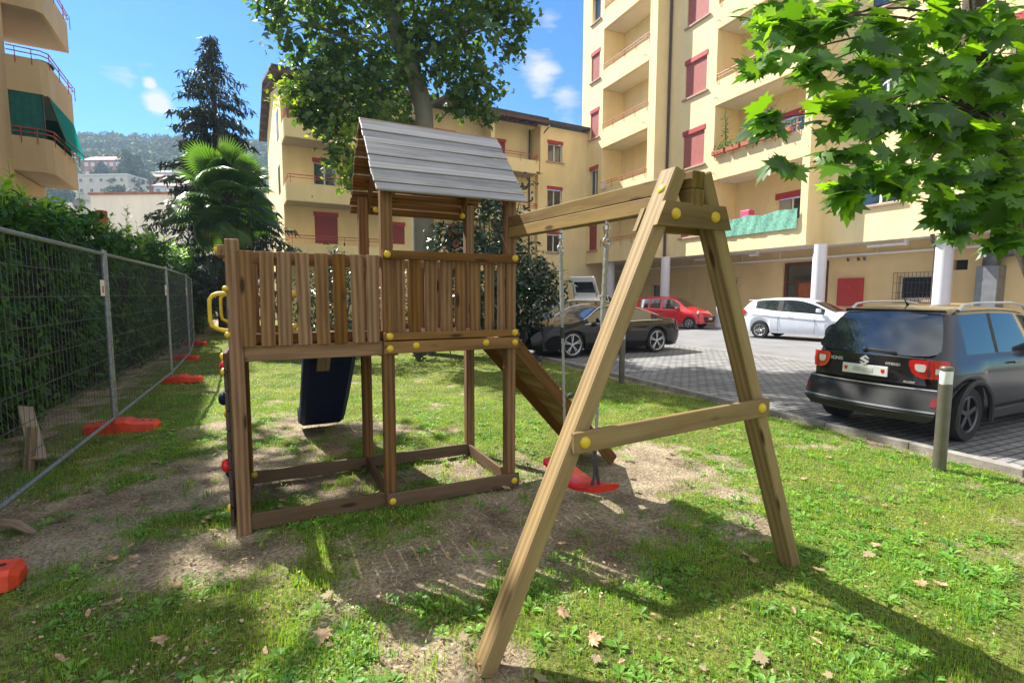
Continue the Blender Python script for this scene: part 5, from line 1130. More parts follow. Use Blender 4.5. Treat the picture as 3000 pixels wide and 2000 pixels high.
# ---- black coupe parked towards the lawn
A5 = dict(L=5.1, H=1.41, bz=.93, N=110, ax=(-1.52, 1.53), ar=.39, wr=.36, tum=.26, crown=.02, flare=.02, bulge=.16,
  top=[(-2.55, .78), (-2.5, .92), (-2.35, .985), (-1.95, 1.03), (-1.2, 1.25), (-.6, 1.38), (-.1, 1.41), (.35, 1.37), (1.15, 1.0), (1.35, .96), (2.1, .84), (2.42, .72), (2.55, .55)],
  belt=[(-2.55, .72), (-2.2, .93), (-1.5, .97), (0, .93), (1.1, .89), (2.1, .78), (2.55, .5)], w=[(-2.55, .74), (-2.4, .88), (-2, .95), (0, .97), (1.8, .95), (2.3, .86), (2.55, .66)], bot=[(-2.55, .36), (-2.2, .2), (2.2, .2), (2.55, .24)],
  side=[(-1.55, -.28), (-.2, .95)], pillar=[(-.28, -.2)], ws=(.38, 1.16), rs=(-1.9, -.85), rim='alloy', spk=5, twin=True, rr=.78)
ax_ = (.879, .476); c_ = ((1.58+4.33)/2 - .476*.88, (13.77+15.26)/2 + .879*.88)
def sedan(label, loc, P, paint, nm='parked_car'):
    t_, a_, b_, cc = car(nm, label, loc, R(208.4), P, paint)
    for s in (1, -1):
        mirror(t_, .72, s*.93, .93, paint, s)
        o = MB(); xs_ = np.linspace(-1.75, 1.1, 20); o.tube([(x, s*(a_(x)*.945), cc(x)+.005) for x in xs_], .011, 6); o.tube([(x, s*(a_(x)*(.93-.26*min(1, (b_(x)-cc(x))/.48))), b_(x)+.004) for x in np.linspace(-1.65, 1.1, 24)], .010, 6); o.build('window_trim', 'chrome', t_, True)
        o = MB(); o.box(-.1, .1, s*.985-.012, s*.985+.014, .78, .81, .008); o.build('door_handle', paint, t_)
        o = MB(); o.prism([(0, 0), (.36, -.02), (.42, .08), (.1, .12)], (2.02, s*.78, .6), (.86, -s*.4, 0), (0, 0, 1), (.4, s*.86, .1), .05); o.build('headlight', 'lamp_clear', t_)
        o = MB(); o.ball((2.42, s*.62, .38), .05, (1, 0, 0)); o.build('fog_lamp', 'lamp_clear', t_, True)
        o = MB(); o.prism([(0, 0), (.3, 0), (.3, .1), (.05, .13)], (-2.36, s*.87, .78), (-.5, -s*.6, 0), (0, 0, 1), (-.4, s*.6, 0), .05); o.build('tail_lamp', 'lamp_red', t_)
    o = MB(); o.prism([(-.42, .32), (.42, .32), (.5, .1), (.3, -.16), (-.3, -.16), (-.5, .1)], (2.66, 0, .42), (0, 1, 0), (0, 0, 1), (1, 0, 0), .05); gr = o.build('grille', 'trim_black', t_)
    o = MB(); 
    for z in (.5, .56, .62, .68): o.board((2.715, -.4, z), (2.715, .4, z), .01, .014, (1, 0, 0))
    o.build('grille_bar', 'chrome', gr)
    o = MB(); o.board((2.73, -.26, .44), (2.73, .26, .44), .015, .11, (1, 0, 0)); o.build('number_plate', 'plate_smear', t_)
    return t_
t_ = sedan('low black coupe with large silver wheels parked facing the lawn', c_, A5, 'paint_black')
o = MB()
for k in range(4): o.tube([(2.735, -.105+.07*k+.046*math.cos(a), .64+.046*math.sin(a)) for a in np.linspace(0, 6.28, 17)[:-1]], .007, 5, closed=True)
o.build('ring_emblem', 'silver_trim', t_, True)
for ch_ in t_.children: pass
# ---- dark car behind it
A4 = dict(A5); A4.update(H=1.5, top=[(-2.4, .8), (-2.35, 1.0), (-2.2, 1.25), (-1.9, 1.44), (-1.2, 1.5), (-.3, 1.52), (.3, 1.47), (1.2, 1.03), (1.35, .98), (2.1, .86), (2.42, .74), (2.55, .55)], L=5.0, side=[(-2.0, -1.1), (-1.0, .0), (.08, .95)], pillar=[(-1.1, -1.0), (0, .08)], rs=(-2.34, -1.95), twin=False)
A4['top'][0] = (-2.55, .6); A4['top'][1] = (-2.45, .98); A4['top'][2] = (-2.25, 1.25)
sedan('dark blue grey estate car standing just beyond the black coupe', (c_[0]-.476*2.75+.45, c_[1]+.879*2.75+.3), A4, 'paint_dark_blue')

# ---- white hatchback
FI = dict(L=4.45, H=1.60, bz=1.06, N=100, ax=(-1.38, 1.35), ar=.375, wr=.335, tum=.2, crown=.03, flare=.012, bulge=.14,
  top=[(-2.225, .90), (-2.18, 1.04), (-2.02, 1.27), (-1.82, 1.46), (-1.5, 1.54), (-.6, 1.60), (-.05, 1.575), (.45, 1.44), (1.2, 1.10), (1.45, 1.04), (2.0, .90), (2.17, .76), (2.225, .6)],
  belt=[(-2.225, .88), (-1.7, 1.17), (-.8, 1.07), (.9, .98), (1.5, .93), (2.225, .58)], w=[(-2.225, .70), (-1.98, .83), (-1.5, .89), (0, .91), (1.5, .88), (1.95, .8), (2.225, .58)], bot=[(-2.225, .38), (-1.8, .24), (1.8, .24), (2.225, .3)],
  side=[(-1.6, -.72), (-.58, .9)], pillar=[(-.72, -.58)], ws=(.45, 1.24), rs=(-2.17, -1.84), rim='alloy', spk=10, glass='car_glass')
fd = R(-50.5); hx_, hy_ = math.cos(fd), math.sin(fd)
t_, a_, b_, cc = car('parked_hatchback', 'white five seat hatchback parked in front of the entrance door', (9.9+hx_*1.38-hy_*.85, 20.42+hy_*1.38+hx_*.85), fd, FI, 'paint_white')
for s in (1, -1):
    mirror(t_, .78, s*.88, 1.08, 'paint_white', s)
    o = MB(); o.box(-.35, -.15, s*.925-.012, s*.925+.012, .9, .93, .008); o.build('door_handle', 'paint_white', t_)
    o = MB(); o.prism([(0, 0), (.14, .02), (.2, .2), (.04, .26)], (-2.12, s*.76, .90), (.75, s*.35, 0), (0, 0, 1), (-.4, s*.8, 0), .05); o.build('tail_lamp', 'lamp_red', t_)
    o = MB(); o.prism([(0, 0), (.4, -.06), (.5, .06), (.1, .1)], (1.58, s*.86, .8), (.86, -s*.42, 0), (0, 0, 1), (.4, s*.85, .1), .03); o.build('headlight', 'lamp_clear', t_)
    o = MB(); o.tube([(x, s*(a_(x)*.945), cc(x)-.0) for x in np.linspace(-1.6, 1.1, 16)], .010, 6); o.tube([(x, s*(a_(x)*1.012), .86+.05*(-x)) for x in np.linspace(-1.7, 1.0, 10)], .012, 6); o.build('door_moulding', 'paint_white', t_, True)
    o = MB(); o.tube([(.62, s*(a_(.6)*1.004), .32), (.66, s*a_(.6)*1.012, .6), (.6, s*a_(.6)*1.002, 1.0)], .006, 4); o.tube([(-.66, s*(a_(-.6)*1.004), .32), (-.68, s*a_(-.6)*1.012, .6), (-.66, s*a_(-.6)*1.002, 1.05)], .006, 4); o.build('door_gap', 'trim_black', t_, True)
o = MB(); o.box(-1.99, -1.75, -.58, .58, 1.49, 1.52, .012); o.build('rear_spoiler', 'paint_white', t_)

# ---- red city car
MA = dict(L=3.75, H=1.56, bz=1.0, N=90, ax=(-1.25, 1.25), ar=.33, wr=.29, tum=.2, crown=.04, flare=.012, bulge=.15, interior=True,
  top=[(-1.875, .9), (-1.84, 1.1), (-1.7, 1.42), (-1.55, 1.52), (-.8, 1.56), (0, 1.56), (.35, 1.48), (1.0, 1.08), (1.2, 1.0), (1.6, .9), (1.8, .74), (1.875, .56)],
  belt=[(-1.875, .88), (-1.5, 1.0), (0, .97), (.9, .93), (1.4, .88), (1.875, .54)], w=[(-1.875, .66), (-1.7, .76), (-1.3, .80), (0, .81), (1.3, .79), (1.65, .72), (1.875, .56)], bot=[(-1.875, .36), (-1.6, .26), (1.6, .26), (1.875, .3)],
  side=[(-1.55, -1.05), (-.95, -.35), (-.2, .75)], pillar=[], ws=(.3, 1.02), rs=(-1.83, -1.58), rim='alloy', spk=6, glass='car_clear_glass')
md = R(-44); hx_, hy_ = math.cos(md), math.sin(md)
t_, a_, b_, cc = car('parked_city_car', 'small red city car with roof rails and round headlights by the building', (8.85-hx_*1.25-hy_*.8, 25.66-hy_*1.25+hx_*.8), md, MA, 'paint_red')
for s in (1, -1):
    mirror(t_, .62, s*.77, .95, 'paint_red', s)
    o = MB(); o.ball((1.66, s*.56, .80), .13, (1, s*.35, .35), .45, 14, 8); o.build('headlight', 'lamp_clear', t_, True)
    o = MB(); o.ball((1.86, s*.55, .42), .06, (1, s*.3, 0), .5); o.build('fog_lamp', 'lamp_clear', t_, True)
    o = MB(); o.tube([(-1.45, s*.6, 1.55), (-1.3, s*.6, 1.6), (0, s*.6, 1.62), (.15, s*.58, 1.56)], .018, 6); o.build('roof_rail', 'paint_red', t_, True)
    o = MB(); o.box(-.3, -.14, s*.815-.01, s*.815+.014, .84, .87, .008); o.box(-1.2, -1.04, s*.80-.01, s*.80+.014, .86, .89, .008); o.build('door_handle', 'trim_black', t_)
o = MB(); o.prism([(-.62, .62), (.62, .62), (.6, .5), (.42, .34), (-.42, .34), (-.6, .5)], (1.955, 0, 0), (0, 1, 0), (0, 0, 1), (1, 0, 0), .06); o.build('front_bumper', 'trim_black', t_)
o = MB(); o.board((2.03, -.2, .52), (2.03, .2, .52), .012, .1, (1, 0, 0)); o.build('number_plate', 'plate_white', t_)

# ---- white hatchback with open tailgate, mostly hidden
VA = dict(MA); VA.update(H=1.7, interior=False, glass='car_glass', L=4.1, wsglass='car_glass')
VA['top'] = [(-2.05, .9), (-2.0, 1.3), (-1.9, 1.55), (-1.7, 1.66), (-.8, 1.7), (0, 1.7), (.35, 1.6), (1.0, 1.15), (1.2, 1.08), (1.7, .95), (1.9, .8), (2.05, .56)]; VA['belt'] = [(-2.05, .88), (-1.5, 1.05), (0, 1.02), (.9, .98), (1.4, .93), (2.05, .54)]; VA['w'] = [(-2.05, .72), (-1.9, .80), (-1.3, .84), (0, .85), (1.3, .83), (1.75, .76), (2.05, .56)]; VA['bot'] = [(-2.05, .36), (-1.6, .26), (1.6, .26), (2.05, .3)]; VA['rs'] = (9, 10)
vd = R(62)
t_, a_, b_, cc = car('parked_van', 'white car with its tailgate raised behind the black cars', (4.55, 27.4), vd, VA, 'paint_plain_white')
# raised tailgate hinged at the roof end
o = MB(); hp = Vector((-1.72, 0, 1.70)); d = Vector((-.62, 0, .78)).normalized(); n_ = Vector((0, 1, 0)).cross(d)
for s in (-1, 1): o.board(hp+Vector((0, s*.6, 0)), hp+Vector((0, s*.56, 0))+d*1.05, .16, .06, (0, 1, 0), .02)
o.board(hp+d*.06-Vector((0, .66, 0)), hp+d*.06+Vector((0, .66, 0)), .14, .06, d, .02); o.board(hp+d*.98-Vector((0, .62, 0)), hp+d*.98+Vector((0, .62, 0)), .3, .09, d, .03)
tg = o.build('tailgate', 'paint_plain_white', t_, True); o = MB(); o.board(hp+d*.5-Vector((0, .55, 0)), hp+d*.5+Vector((0, .55, 0)), .75, .01, d); o.build('pane', 'car_clear_glass', tg)
o = MB(); 
for s in (-1, 1): o.tube([(-1.75, s*.62, 1.35), hp+d*.75+Vector((0, s*.55, 0))], .014, 6)
o.build('gas_strut', 'trim_black', t_)
# ================================================================== VEGETATION
def unit(a): return a/np.linalg.norm(a, axis=-1, keepdims=True)
def frames(n_, tip):
    z = unit(n_); y = tip - z*np.sum(tip*z, 1, keepdims=True); y = unit(y); x = np.cross(y, z); return np.stack([x, y, z], 2)
def limb(mb, pts, r0, r1, n=8, wob=0.0):
    P = [Vector(p) for p in pts]; Q = []
    for i in range(len(P)-1):
        for k in range(4):
            t = k/4; a = P[max(i-1, 0)]; b = P[i]; c = P[i+1]; d = P[min(i+2, len(P)-1)]
            Q.append(.5*((2*b)+(c-a)*t+(2*a-5*b+4*c-d)*t*t+(3*b-a-3*c+d)*t**3)+Vector((random.uniform(-wob, wob), random.uniform(-wob, wob), 0)))
    Q.append(P[-1]); m_ = len(Q); mb.tube(Q, [r0+(r1-r0)*i/(m_-1) for i in range(m_)], n)
# ---- maple close to the camera, upper right
mp_t = thing('maple_tree', 'broad leaved maple tree whose bright green branches hang in from the upper right corner', 'tree', (3.62, 3.0, 0))
MBL = [(1.31, 2.6, 3.02, 1), (1.56, 2.6, 3.02, 1), (1.91, 2.7, 3.04, 1), (2.3, 2.8, 3.12, 1), (2.57, 2.8, 3.13, 1), (1.17, 2.4, 2.76, 0.9), (1.43, 2.5, 2.77, 1), (1.67, 2.5, 2.76, 1), (1.99, 2.6, 2.77, 1), (2.33, 2.7, 2.81, 1), (2.54, 2.7, 2.76, 1), (1.51, 2.4, 2.52, 0.9), (1.77, 2.5, 2.56, 1), (2.04, 2.6, 2.56, 1), (2.35, 2.7, 2.54, 1), (2.56, 2.7, 2.51, 1), (1.48, 2.4, 2.33, 0.6), (1.65, 2.4, 2.3, 0.8), (1.91, 2.5, 2.29, .9), (2.19, 2.6, 2.32, 1), (2.53, 2.7, 2.32, 1), (1.11, 2.3, 2.46, 0.45), (1.19, 2.3, 2.26, 0.35), (1.53, 2.4, 2.18, 0.5), (1.78, 2.4, 2.18, 0.6), (2.07, 2.5, 2.15, 0.7), (2.36, 2.6, 2.15, 0.8), (2.51, 2.6, 2.15, 0.8), (2.15, 2.5, 2.02, 0.35), (2.48, 2.6, 2.0, 0.5), (2.7, 3.4, 3.27, 1.6), (3.23, 3.6, 3.01, 1.6), (3.34, 3.6, 2.6, 1.4), (2.38, 3.4, 3.22, 1.3), (3.02, 3.2, 3.21, 1.6), (1.82, 3.2, 3.33, 1.1), (1.32, 2.8, 3.19, 0.8),
       (2.5, 3.1, 2.95, 1.6), (2.9, 3.1, 2.75, 1.6), (2.2, 3.0, 3.1, 1.5), (2.75, 3.0, 2.45, 1.1), (1.95, 2.9, 2.8, 1.1), (3.05, 3.2, 2.35, 1.0), (2.2, 2.8, 3.6, 2.2), (2.9, 3.2, 3.8, 2.5), (3.6, 3.2, 3.7, 2.5), (1.6, 2.7, 3.5, 1.6), (3.8, 3.0, 3.1, 2), (3.2, 2.6, 3.3, 1.8), (2.6, 3.9, 3.9, 2), (4.3, 3.2, 3.6, 2.5), (3.5, 3.9, 4.3, 2.5), (2.8, 2.9, 4.4, 2.4), (4.1, 2.4, 4.2, 2.4), (3.4, 3.4, 2.4, 1.0)]
tr = MB(); limb(tr, [(0, 0, -.1), (-.25, 0, 1.1), (-.62, 0, 2.0), (-.9, .0, 2.6), (-1.02, .05, 3.3), (-.95, .1, 4.1)], .095, .045, 10, .006)
limb(tr, [(-.62, 0, 2.0), (-.3, .1, 2.8), (.1, .1, 3.6), (.4, 0, 4.2)], .06, .03, 8)
b0 = Vector((3.62, 3.0, 0)); tw_pts = []
hubs = [Vector((-.75, -.02, 2.25)), Vector((-.92, 0, 2.7)), Vector((-1.02, .05, 3.2)), Vector((-.1, .1, 3.3))]
mpos = []; mn = []; mt = []
for (x, y, z, s_) in MBL:
    c = Vector((x, y, z))-b0; h = min(hubs, key=lambda q_: (q_-c).length+(0 if q_.z > c.z-.25 else .6)); mid = (h+c)/2+Vector((random.uniform(-.05, .05), random.uniform(-.05, .05), random.uniform(.02, .12)))
    (limb(tr, [h, mid, c], .010, .0025, 5) if len(mpos) % 2 == 0 or s_ > 1.2 else None)
    k = int(20*s_+2) if s_ <= 1.05 else int(30*s_)
    r_ = .135*s_**.8 if s_ <= 1.05 else .17*s_
    for i in range(k):
        o_ = rng.normal(0, 1, 3); o_ = o_/np.linalg.norm(o_)*r_*rng.random()**.5
        P_ = np.array(c)+o_*np.array([1.1, .9, .8]); mpos.append(P_); mn.append(rng.normal(0, .42, 3)+np.array([-.15, -.55, .75])); mt.append(np.array([-.75, -.15, -.35])+rng.normal(0, .45, 3))
mpos = np.array(mpos); M3 = frames(np.array(mn), np.array(mt)); tr.build('trunk', 'bark_dark', mp_t, True)
scatter('crown', *MAPLE, mpos, M3, rng.uniform(.075, .165, len(mpos)), 'leaf_maple', mp_t)
# ---- plane tree behind the play tower
pt = thing('plane_tree', 'large plane tree with pale trunk standing behind the play tower', 'tree', (-2.55, 15, 0)); b0 = np.array([-2.55, 15, 0])
PBL = [(-3.84, 15.0, 8.93, 2.2), (-5.54, 14.5, 9.03, 1.5), (-1.45, 15.0, 8.93, 1.7), (-0.12, 15.0, 9.48, 0.8), (-4.68, 14.5, 6.91, 1.2), (-5.6, 14.0, 6.9, 0.3), (-2.93, 15.5, 12.38, 3.2), (-0.98, 15.0, 7.65, 0.9), (-3.7, 14.0, 6.5, 0.5), (-3.29, 14.6, 7.4, 1.3), (-4.45, 13.8, 5.25, 0.4), (-4.1, 13.8, 4.6, 0.3), (-4.93, 15.0, 10.72, 2), (-1.0, 15.5, 11.21, 2), (-2.9, 14.6, 6.3, 0.45), (-6.44, 14.5, 9.38, 0.6), (-0.02, 15.0, 8.66, 0.45), (-0.79, 15.0, 6.91, 0.35), (-4.95, 14.3, 7.72, 1.1), (-2.42, 15.5, 14.6, 3.0), (-4.98, 14.0, 6.29, 0.6), (-2.03, 15.0, 8.75, 1.2), (-1.35, 14.8, 7.3, 0.5), (-1.56, 15.0, 6.82, 0.35), (-5.3, 13.9, 6.6, .5), (-1.9, 12.4, 10.4, 1.7), (-.6, 12.8, 11.0, 1.7)]
tr = MB(); limb(tr, [(-.05, 0, -.1), (0, 0, 2.2), (-.05, 0, 5.4), (.02, 0, 6.8), (-.35, 0, 8.1), (-.8, 0, 9.4), (-1.0, .2, 12)], .36, .2, 14, .01)
BR = [((-.1, 0, 6.2), (-1.2, -.4, 6.6), (-2.4, -.6, 6.9)), ((0, 0, 6.9), (1.0, 0, 7.4), (1.7, 0, 7.7)), ((-.4, 0, 8.2), (.8, 0, 8.8), (2.2, 0, 9.3)), ((-.4, 0, 7.8), (-1.8, -.3, 8.6), (-3.4, -.4, 9.1)), ((-.1, 0, 4.9), (-1.0, -.8, 4.8), (-1.8, -1.1, 5.1)), ((-.8, 0, 9.6), (.4, .3, 11), (1.4, .5, 12)), ((-.8, 0, 9.4), (-2, 0, 10.6), (-2.8, 0, 11.4))]
for b in BR: limb(tr, b, .11, .03, 7)
pp, pn, ps = [], [], []
for (x, y, z, s_) in PBL:
    c = np.array([x, y, z])-b0; nc = int(17*s_**1.9)+4
    for j in range(nc):
        d = unit(rng.normal(0, 1, 3)); cc_ = c+d*s_*np.array([1, .9, .85])*rng.uniform(.45, 1.0)
        k = 17; o_ = rng.normal(0, .19 if s_ > .7 else .13, (k, 3))*np.array([1.1, 1.1, .8]); pp.append(cc_+o_); pn.append(np.tile(d*.5+[0, 0, .6], (k, 1))+rng.normal(0, .5, (k, 3)))
        if j % 5 == 0: limb(tr, [c*.9+np.array([-.3, 0, 8])*.1, (c+cc_)/2, cc_], .022, .006, 4)
pp = np.concatenate(pp); pn = np.concatenate(pn); tr.build('trunk', 'bark_plane', pt, True)
kp = ~((pp[:, 0] > -.28) & (pp[:, 0] < .2) & (pp[:, 1] < .1) & (pp[:, 2] < 7.3)); pp, pn = pp[kp], pn[kp]
rn = np.clip(.9*rng.random(len(pp))**1.4+.12*(pp[:, 2]-8)/4, 0, 1)
scatter('crown', *STAR, pp, rot_from(pn, rng.random(len(pp))*6.28), rng.uniform(.13, .25, len(pp)), 'leaf_plane', pt, rn)
# bright young shoots at the lower left of the crown
LB_ = [(-5.68, 14.0, 6.75, .5), (-5.2, 13.9, 6.55, .5), (-4.7, 13.9, 6.35, .5), (-5.95, 14, 6.95, .3), (-4.35, 13.9, 6.2, .4), (-4.2, 13.8, 4.9, .35), (-4.5, 13.8, 5.25, .35), (-4.1, 13.8, 4.4, .3), (-5.6, 14.5, 9.6, .6), (-3.75, 13.9, 5.9, .35)]
pp = []
for (x, y, z, s_) in LB_:
    for j in range(9): c = np.array([x, y, z])-b0+rng.normal(0, s_*.6, 3); pp.append(c+rng.normal(0, .11, (13, 3)))
pp = np.concatenate(pp); scatter('young_shoots', *STAR, pp, rot_from(rng.normal(0, .6, pp.shape)+[0, -.3, .7], rng.random(len(pp))*6.28), rng.uniform(.09, .17, len(pp)), 'leaf_plane_light', pt)
# ---- tree beyond the left edge whose crown shades the lawn
ot = thing('shade_tree', 'tall tree rising behind the hedge just outside the left edge', 'tree', (-11.6, 8.0, 0)); tr = MB(); limb(tr, [(0, 0, 0), (.1, 0, 3.5), (.5, .2, 6.5), (1.0, .4, 9.5), (1.1, .5, 12)], .26, .08, 10)
pp = []; pn = []
for i in range(125):
    d = unit(rng.normal(0, 1, 3)); c = np.array([1.0, .9, 10.5])+d*np.array([3.7, 3.7, 1.8])*rng.uniform(.3, 1.0); pp.append(c+rng.normal(0, .28, (16, 3))); pn.append(np.tile(d*.4+[0, 0, .7], (16, 1))+rng.normal(0, .5, (16, 3)))
    if i % 9 == 0: limb(tr, [(.6, .2, 7), tuple((np.array([.6, .2, 7.5])+c)/2), tuple(c)], .06, .012, 5)
pp = np.concatenate(pp); pn = np.concatenate(pn); tr.build('trunk', 'bark_dark', ot, True); scatter('crown', *STAR, pp, rot_from(pn, rng.random(len(pp))*6.28), rng.uniform(.16, .32, len(pp)), 'leaf_plane', ot)
# ---- spruce
st_ = thing('spruce_tree', 'tall dark drooping spruce behind the palm', 'tree', (-13.3, 23.6, 0)); tr = MB(); limb(tr, [(0, 0, 0), (0, 0, 6), (.05, 0, 10), (0, 0, 13.0)], .24, .03, 8)
SH = 13.1; np_, nm_, nt_, nsz = [], [], [], []
for i in range(250):
    f = (i+rng.random())/250; z = 1.2+(SH-1.4)*f**.92; L_ = (3.3*(1-f)**.62+.16)*(1-.16*(.45 < f < .72))*(1 if f < .85 else .55)*rng.uniform(.6, 1.12)
    if z < 4.5: L_ = 2.95*rng.uniform(.75, 1.15)
    a = rng.random()*6.28; dr = np.array([math.cos(a), math.sin(a), 0]); m_ = max(3, int(L_*7)); P_ = []
    for k in range(m_+1):
        t = k/m_; P_.append(dr*L_*t+np.array([0, 0, z+.12*L_*math.sin(t*2.2)-.42*L_*t*t+.16*L_*t**5]))
    if i % 3 == 0: tr.tube(P_[::2] if len(P_) > 4 else P_, [.028*(1-.8*j/len(P_[::2] if len(P_) > 4 else P_)) for j in range(len(P_[::2] if len(P_) > 4 else P_))], 4)
    for k, q_ in enumerate(P_):
        if k < m_*.15: continue
        for j in range(9):
            sd2 = np.array([-dr[1], dr[0], 0])*rng.normal(0, .17*(1-.5*k/m_)+.03); np_.append(q_+sd2+rng.normal(0, .05, 3)); nt_.append(np.array([0, 0, -.95])+dr*rng.uniform(-.1, .7)+rng.normal(0, .33, 3)); nm_.append(rng.normal(0, 1, 3)); nsz.append(rng.uniform(.16, .46)*(1 if z < 10 else .75))
NEED = ([(-.05, 0, 0), (.05, 0, 0), (.11, .35, .02), (.05, .7, 0), (0, 1, 0), (-.05, .7, 0), (-.11, .35, -.02)], [[0, 1, 2, 6], [6, 2, 3, 5], [3, 4, 5]])
np_ = np.array(np_); nn_ = len(np_); tr.build('trunk', 'bark_dark', st_, True)
scatter('crown', *NEED, np_, frames(np.array(nm_), np.array(nt_)), np.array(nsz), 'needle_spruce', st_)
# ---- palm
pm = thing('fan_palm', 'fan palm with round glossy leaves in front of the dark spruce', 'palm', (-9.3, 17, 0)); tr = MB(); limb(tr, [(0, 0, 0), (0, 0, 2.5), (.02, 0, 4.9)], .15, .19, 12, .01)
for i in range(70): a = rng.random()*6.28; z = rng.uniform(1.5, 4.8); d = Vector((math.cos(a), math.sin(a), 0)); tr.board(d*.15+Vector((0, 0, z)), d*.22+Vector((0, 0, z+.2)), .05, .012, d.cross(Vector((0, 0, 1))))
tr.build('trunk', 'bark_palm', pm, True)
def fan(n_seg=34, spread=5.3):
    vs = []; fs = []
    for i in range(n_seg):
        a = -spread/2+spread*(i+.5)/n_seg; da = spread/n_seg*.52; L_ = 1.0*(1-.16*abs(a)/3); b = len(vs)
        def pt_(r, aa, z): return (r*math.sin(aa), r*math.cos(aa), z)
        vs += [pt_(.03, a-da, 0), pt_(.03, a+da, 0), pt_(.6, a-da*.92, -.05), pt_(.6, a, .0), pt_(.6, a+da*.92, -.05), pt_(L_, a, -.26-.1*random.random())]
        fs += [[b, b+1, b+4, b+3], [b, b+3, b+2], [b+2, b+3, b+5], [b+3, b+4, b+5]]
    return vs, fs
FV, FF = fan(); pc = []; pmn = []; pmt = []; pr = []; st2 = MB()
for i in range(60):
    f = i/60; a = i*2.4; el = R(82-135*f+rng.normal(0, 6)); dr = np.array([math.cos(a)*math.cos(el), math.sin(a)*math.cos(el), math.sin(el)]); L_ = rng.uniform(.75, 1.35); c0 = np.array([0, 0, 4.95-.35*f]); c1 = c0+dr*L_+np.array([0, 0, -.3*f])
    st2.tube([c0, (c0+c1)/2+np.array([0, 0, .05]), c1], [.018, .014, .01], 5); up = np.array([0, 0, 1.0]); n_ = up*max(.15, math.cos(el))+dr*(.25 if el > 0 else -.1)-dr*math.sin(el); n_ = n_+rng.normal(0, .15, 3)
    pc.append(c1); pmn.append(n_); pmt.append(dr+np.array([0, 0, -.25-.25*f])); pr.append(1-f)
pc = np.array(pc); MF = frames(np.array(pmn), np.array(pmt)); st2.build('stalks', 'leaf_palm', pm)
gm_ = np.arange(60) < 57; scatter('fronds', FV, FF, pc[gm_], MF[gm_], rng.uniform(.6, .8, gm_.sum()), 'leaf_palm', pm, np.clip(np.array(pr)[gm_]*.8+rng.random(gm_.sum())*.3, 0, 1)); gm_ = ~gm_; scatter('dry_fronds', FV, FF, pc[gm_], MF[gm_], np.full(gm_.sum(), .55), 'leaf_palm_yellow', pm)
# ---- dark magnolia right of the tower
def bush(name, label, cat, loc, blobs, n_per, leaf, mat, size, trunk=True, tmpl=OVAL, group=None, sig=.12):
    t_ = thing(name, label, cat, loc, 0, group); pp = []; pn = []; tr_ = MB()
    for (x, y, z, r_) in blobs:
        k = max(3, int(n_per*r_**2))
        for j in range(k):
            d = unit(rng.normal(0, 1, 3)); c = np.array([x, y, z])+d*r_*rng.uniform(.55, 1.0); pp.append(c+rng.normal(0, sig, (11, 3))); pn.append(np.tile(d*.7+[0, 0, .5], (11, 1))+rng.normal(0, .5, (11, 3)))
        tr_.tube([(0, 0, -.05), (x*.5, y*.5, z*.6), (x, y, z+r_*.5)], [.05, .03, .008], 5)
    pp = np.concatenate(pp); pn = np.concatenate(pn); tr_.build('trunk', 'bark_dark', t_); scatter('crown', *tmpl, pp, rot_from(pn, rng.random(len(pp))*6.28), rng.uniform(size*.7, size*1.3, len(pp)), mat, t_); return t_
bush('magnolia_tree', 'dark glossy evergreen magnolia between the tower and the black cars', 'tree', (-.55, 14.3, 0), [(0, 0, 2.2, 1.5), (-.5, 0, 1.5, 1.2), (.7, 0, 1.9, 1.1), (-.9, 0, 2.9, .9), (-.1, 0, 3.5, 1.0), (-.3, 0, 4.3, .55), (.5, 0, 3.6, .55), (.85, 0, 4.6, .28), (1.3, -.1, 2.0, .65), (1.7, -.1, 1.9, .45), (.3, 0, 1.1, 1.0), (-1.3, 0, 3.3, .5), (-.5, 0, 4.8, .3), (1.05, 0, 1.4, .8)], 75, 0, 'leaf_magnolia', .17)
bush('evergreen_bush', 'pale edged shiny bush seen above the bridge railing', 'bush', (-4.3, 12.6, 0), [(0, 0, 1.5, 1.0), (.7, 0, 1.6, .75), (-.7, 0, 1.5, .8), (0, 0, 2.4, .4), (.5, 0, 2.1, .45), (-.5, 0, 2.0, .5), (0, 0, .8, 1.0)], 75, 0, 'leaf_magnolia', .11)
bush('evergreen_bush', 'dark rounded bush filling the gaps of the tower railing', 'bush', (-2.5, 13.6, 0), [(0, 0, 1.0, .9), (.8, 0, 1.1, .8), (-.8, 0, 1.2, .8), (0, 0, 1.9, .5)], 75, 0, 'leaf_magnolia', .12)
# ---- laurel hedge
hd = thing('laurel_hedge', 'long dense laurel hedge behind the wire fence with fresh shoots on top', 'hedge', (-4.2, 2.0, 0)); HD = np.array([-.4225, .9064, 0]); HNn = np.array([.9064, .4225, 0]); HL = 29.0
def hh(s): return 2.72+.27*np.exp(-(s/8.5)**2)+.028*s+.14*np.sin(s*.9)+.10*np.sin(s*2.3+1)
def hpt(s, d, z): return HD*s[:, None]+HNn*d[:, None]+np.array([0, 0, 1.])*z[:, None]
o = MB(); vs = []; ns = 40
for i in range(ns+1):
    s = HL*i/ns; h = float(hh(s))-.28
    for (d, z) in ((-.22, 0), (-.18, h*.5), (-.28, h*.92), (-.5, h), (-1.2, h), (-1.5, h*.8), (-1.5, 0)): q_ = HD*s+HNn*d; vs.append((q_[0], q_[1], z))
o.raw(vs, [[i*7+j, (i+1)*7+j, (i+1)*7+j+1, i*7+j+1] for i in range(ns) for j in range(6)]+[[0, 1, 2, 3, 4, 5, 6], [ns*7+j for j in range(7)][::-1]]); o.build('shaded_core', 'hedge_core', hd)  # solid core, near-black colour standing for shade between the leaves
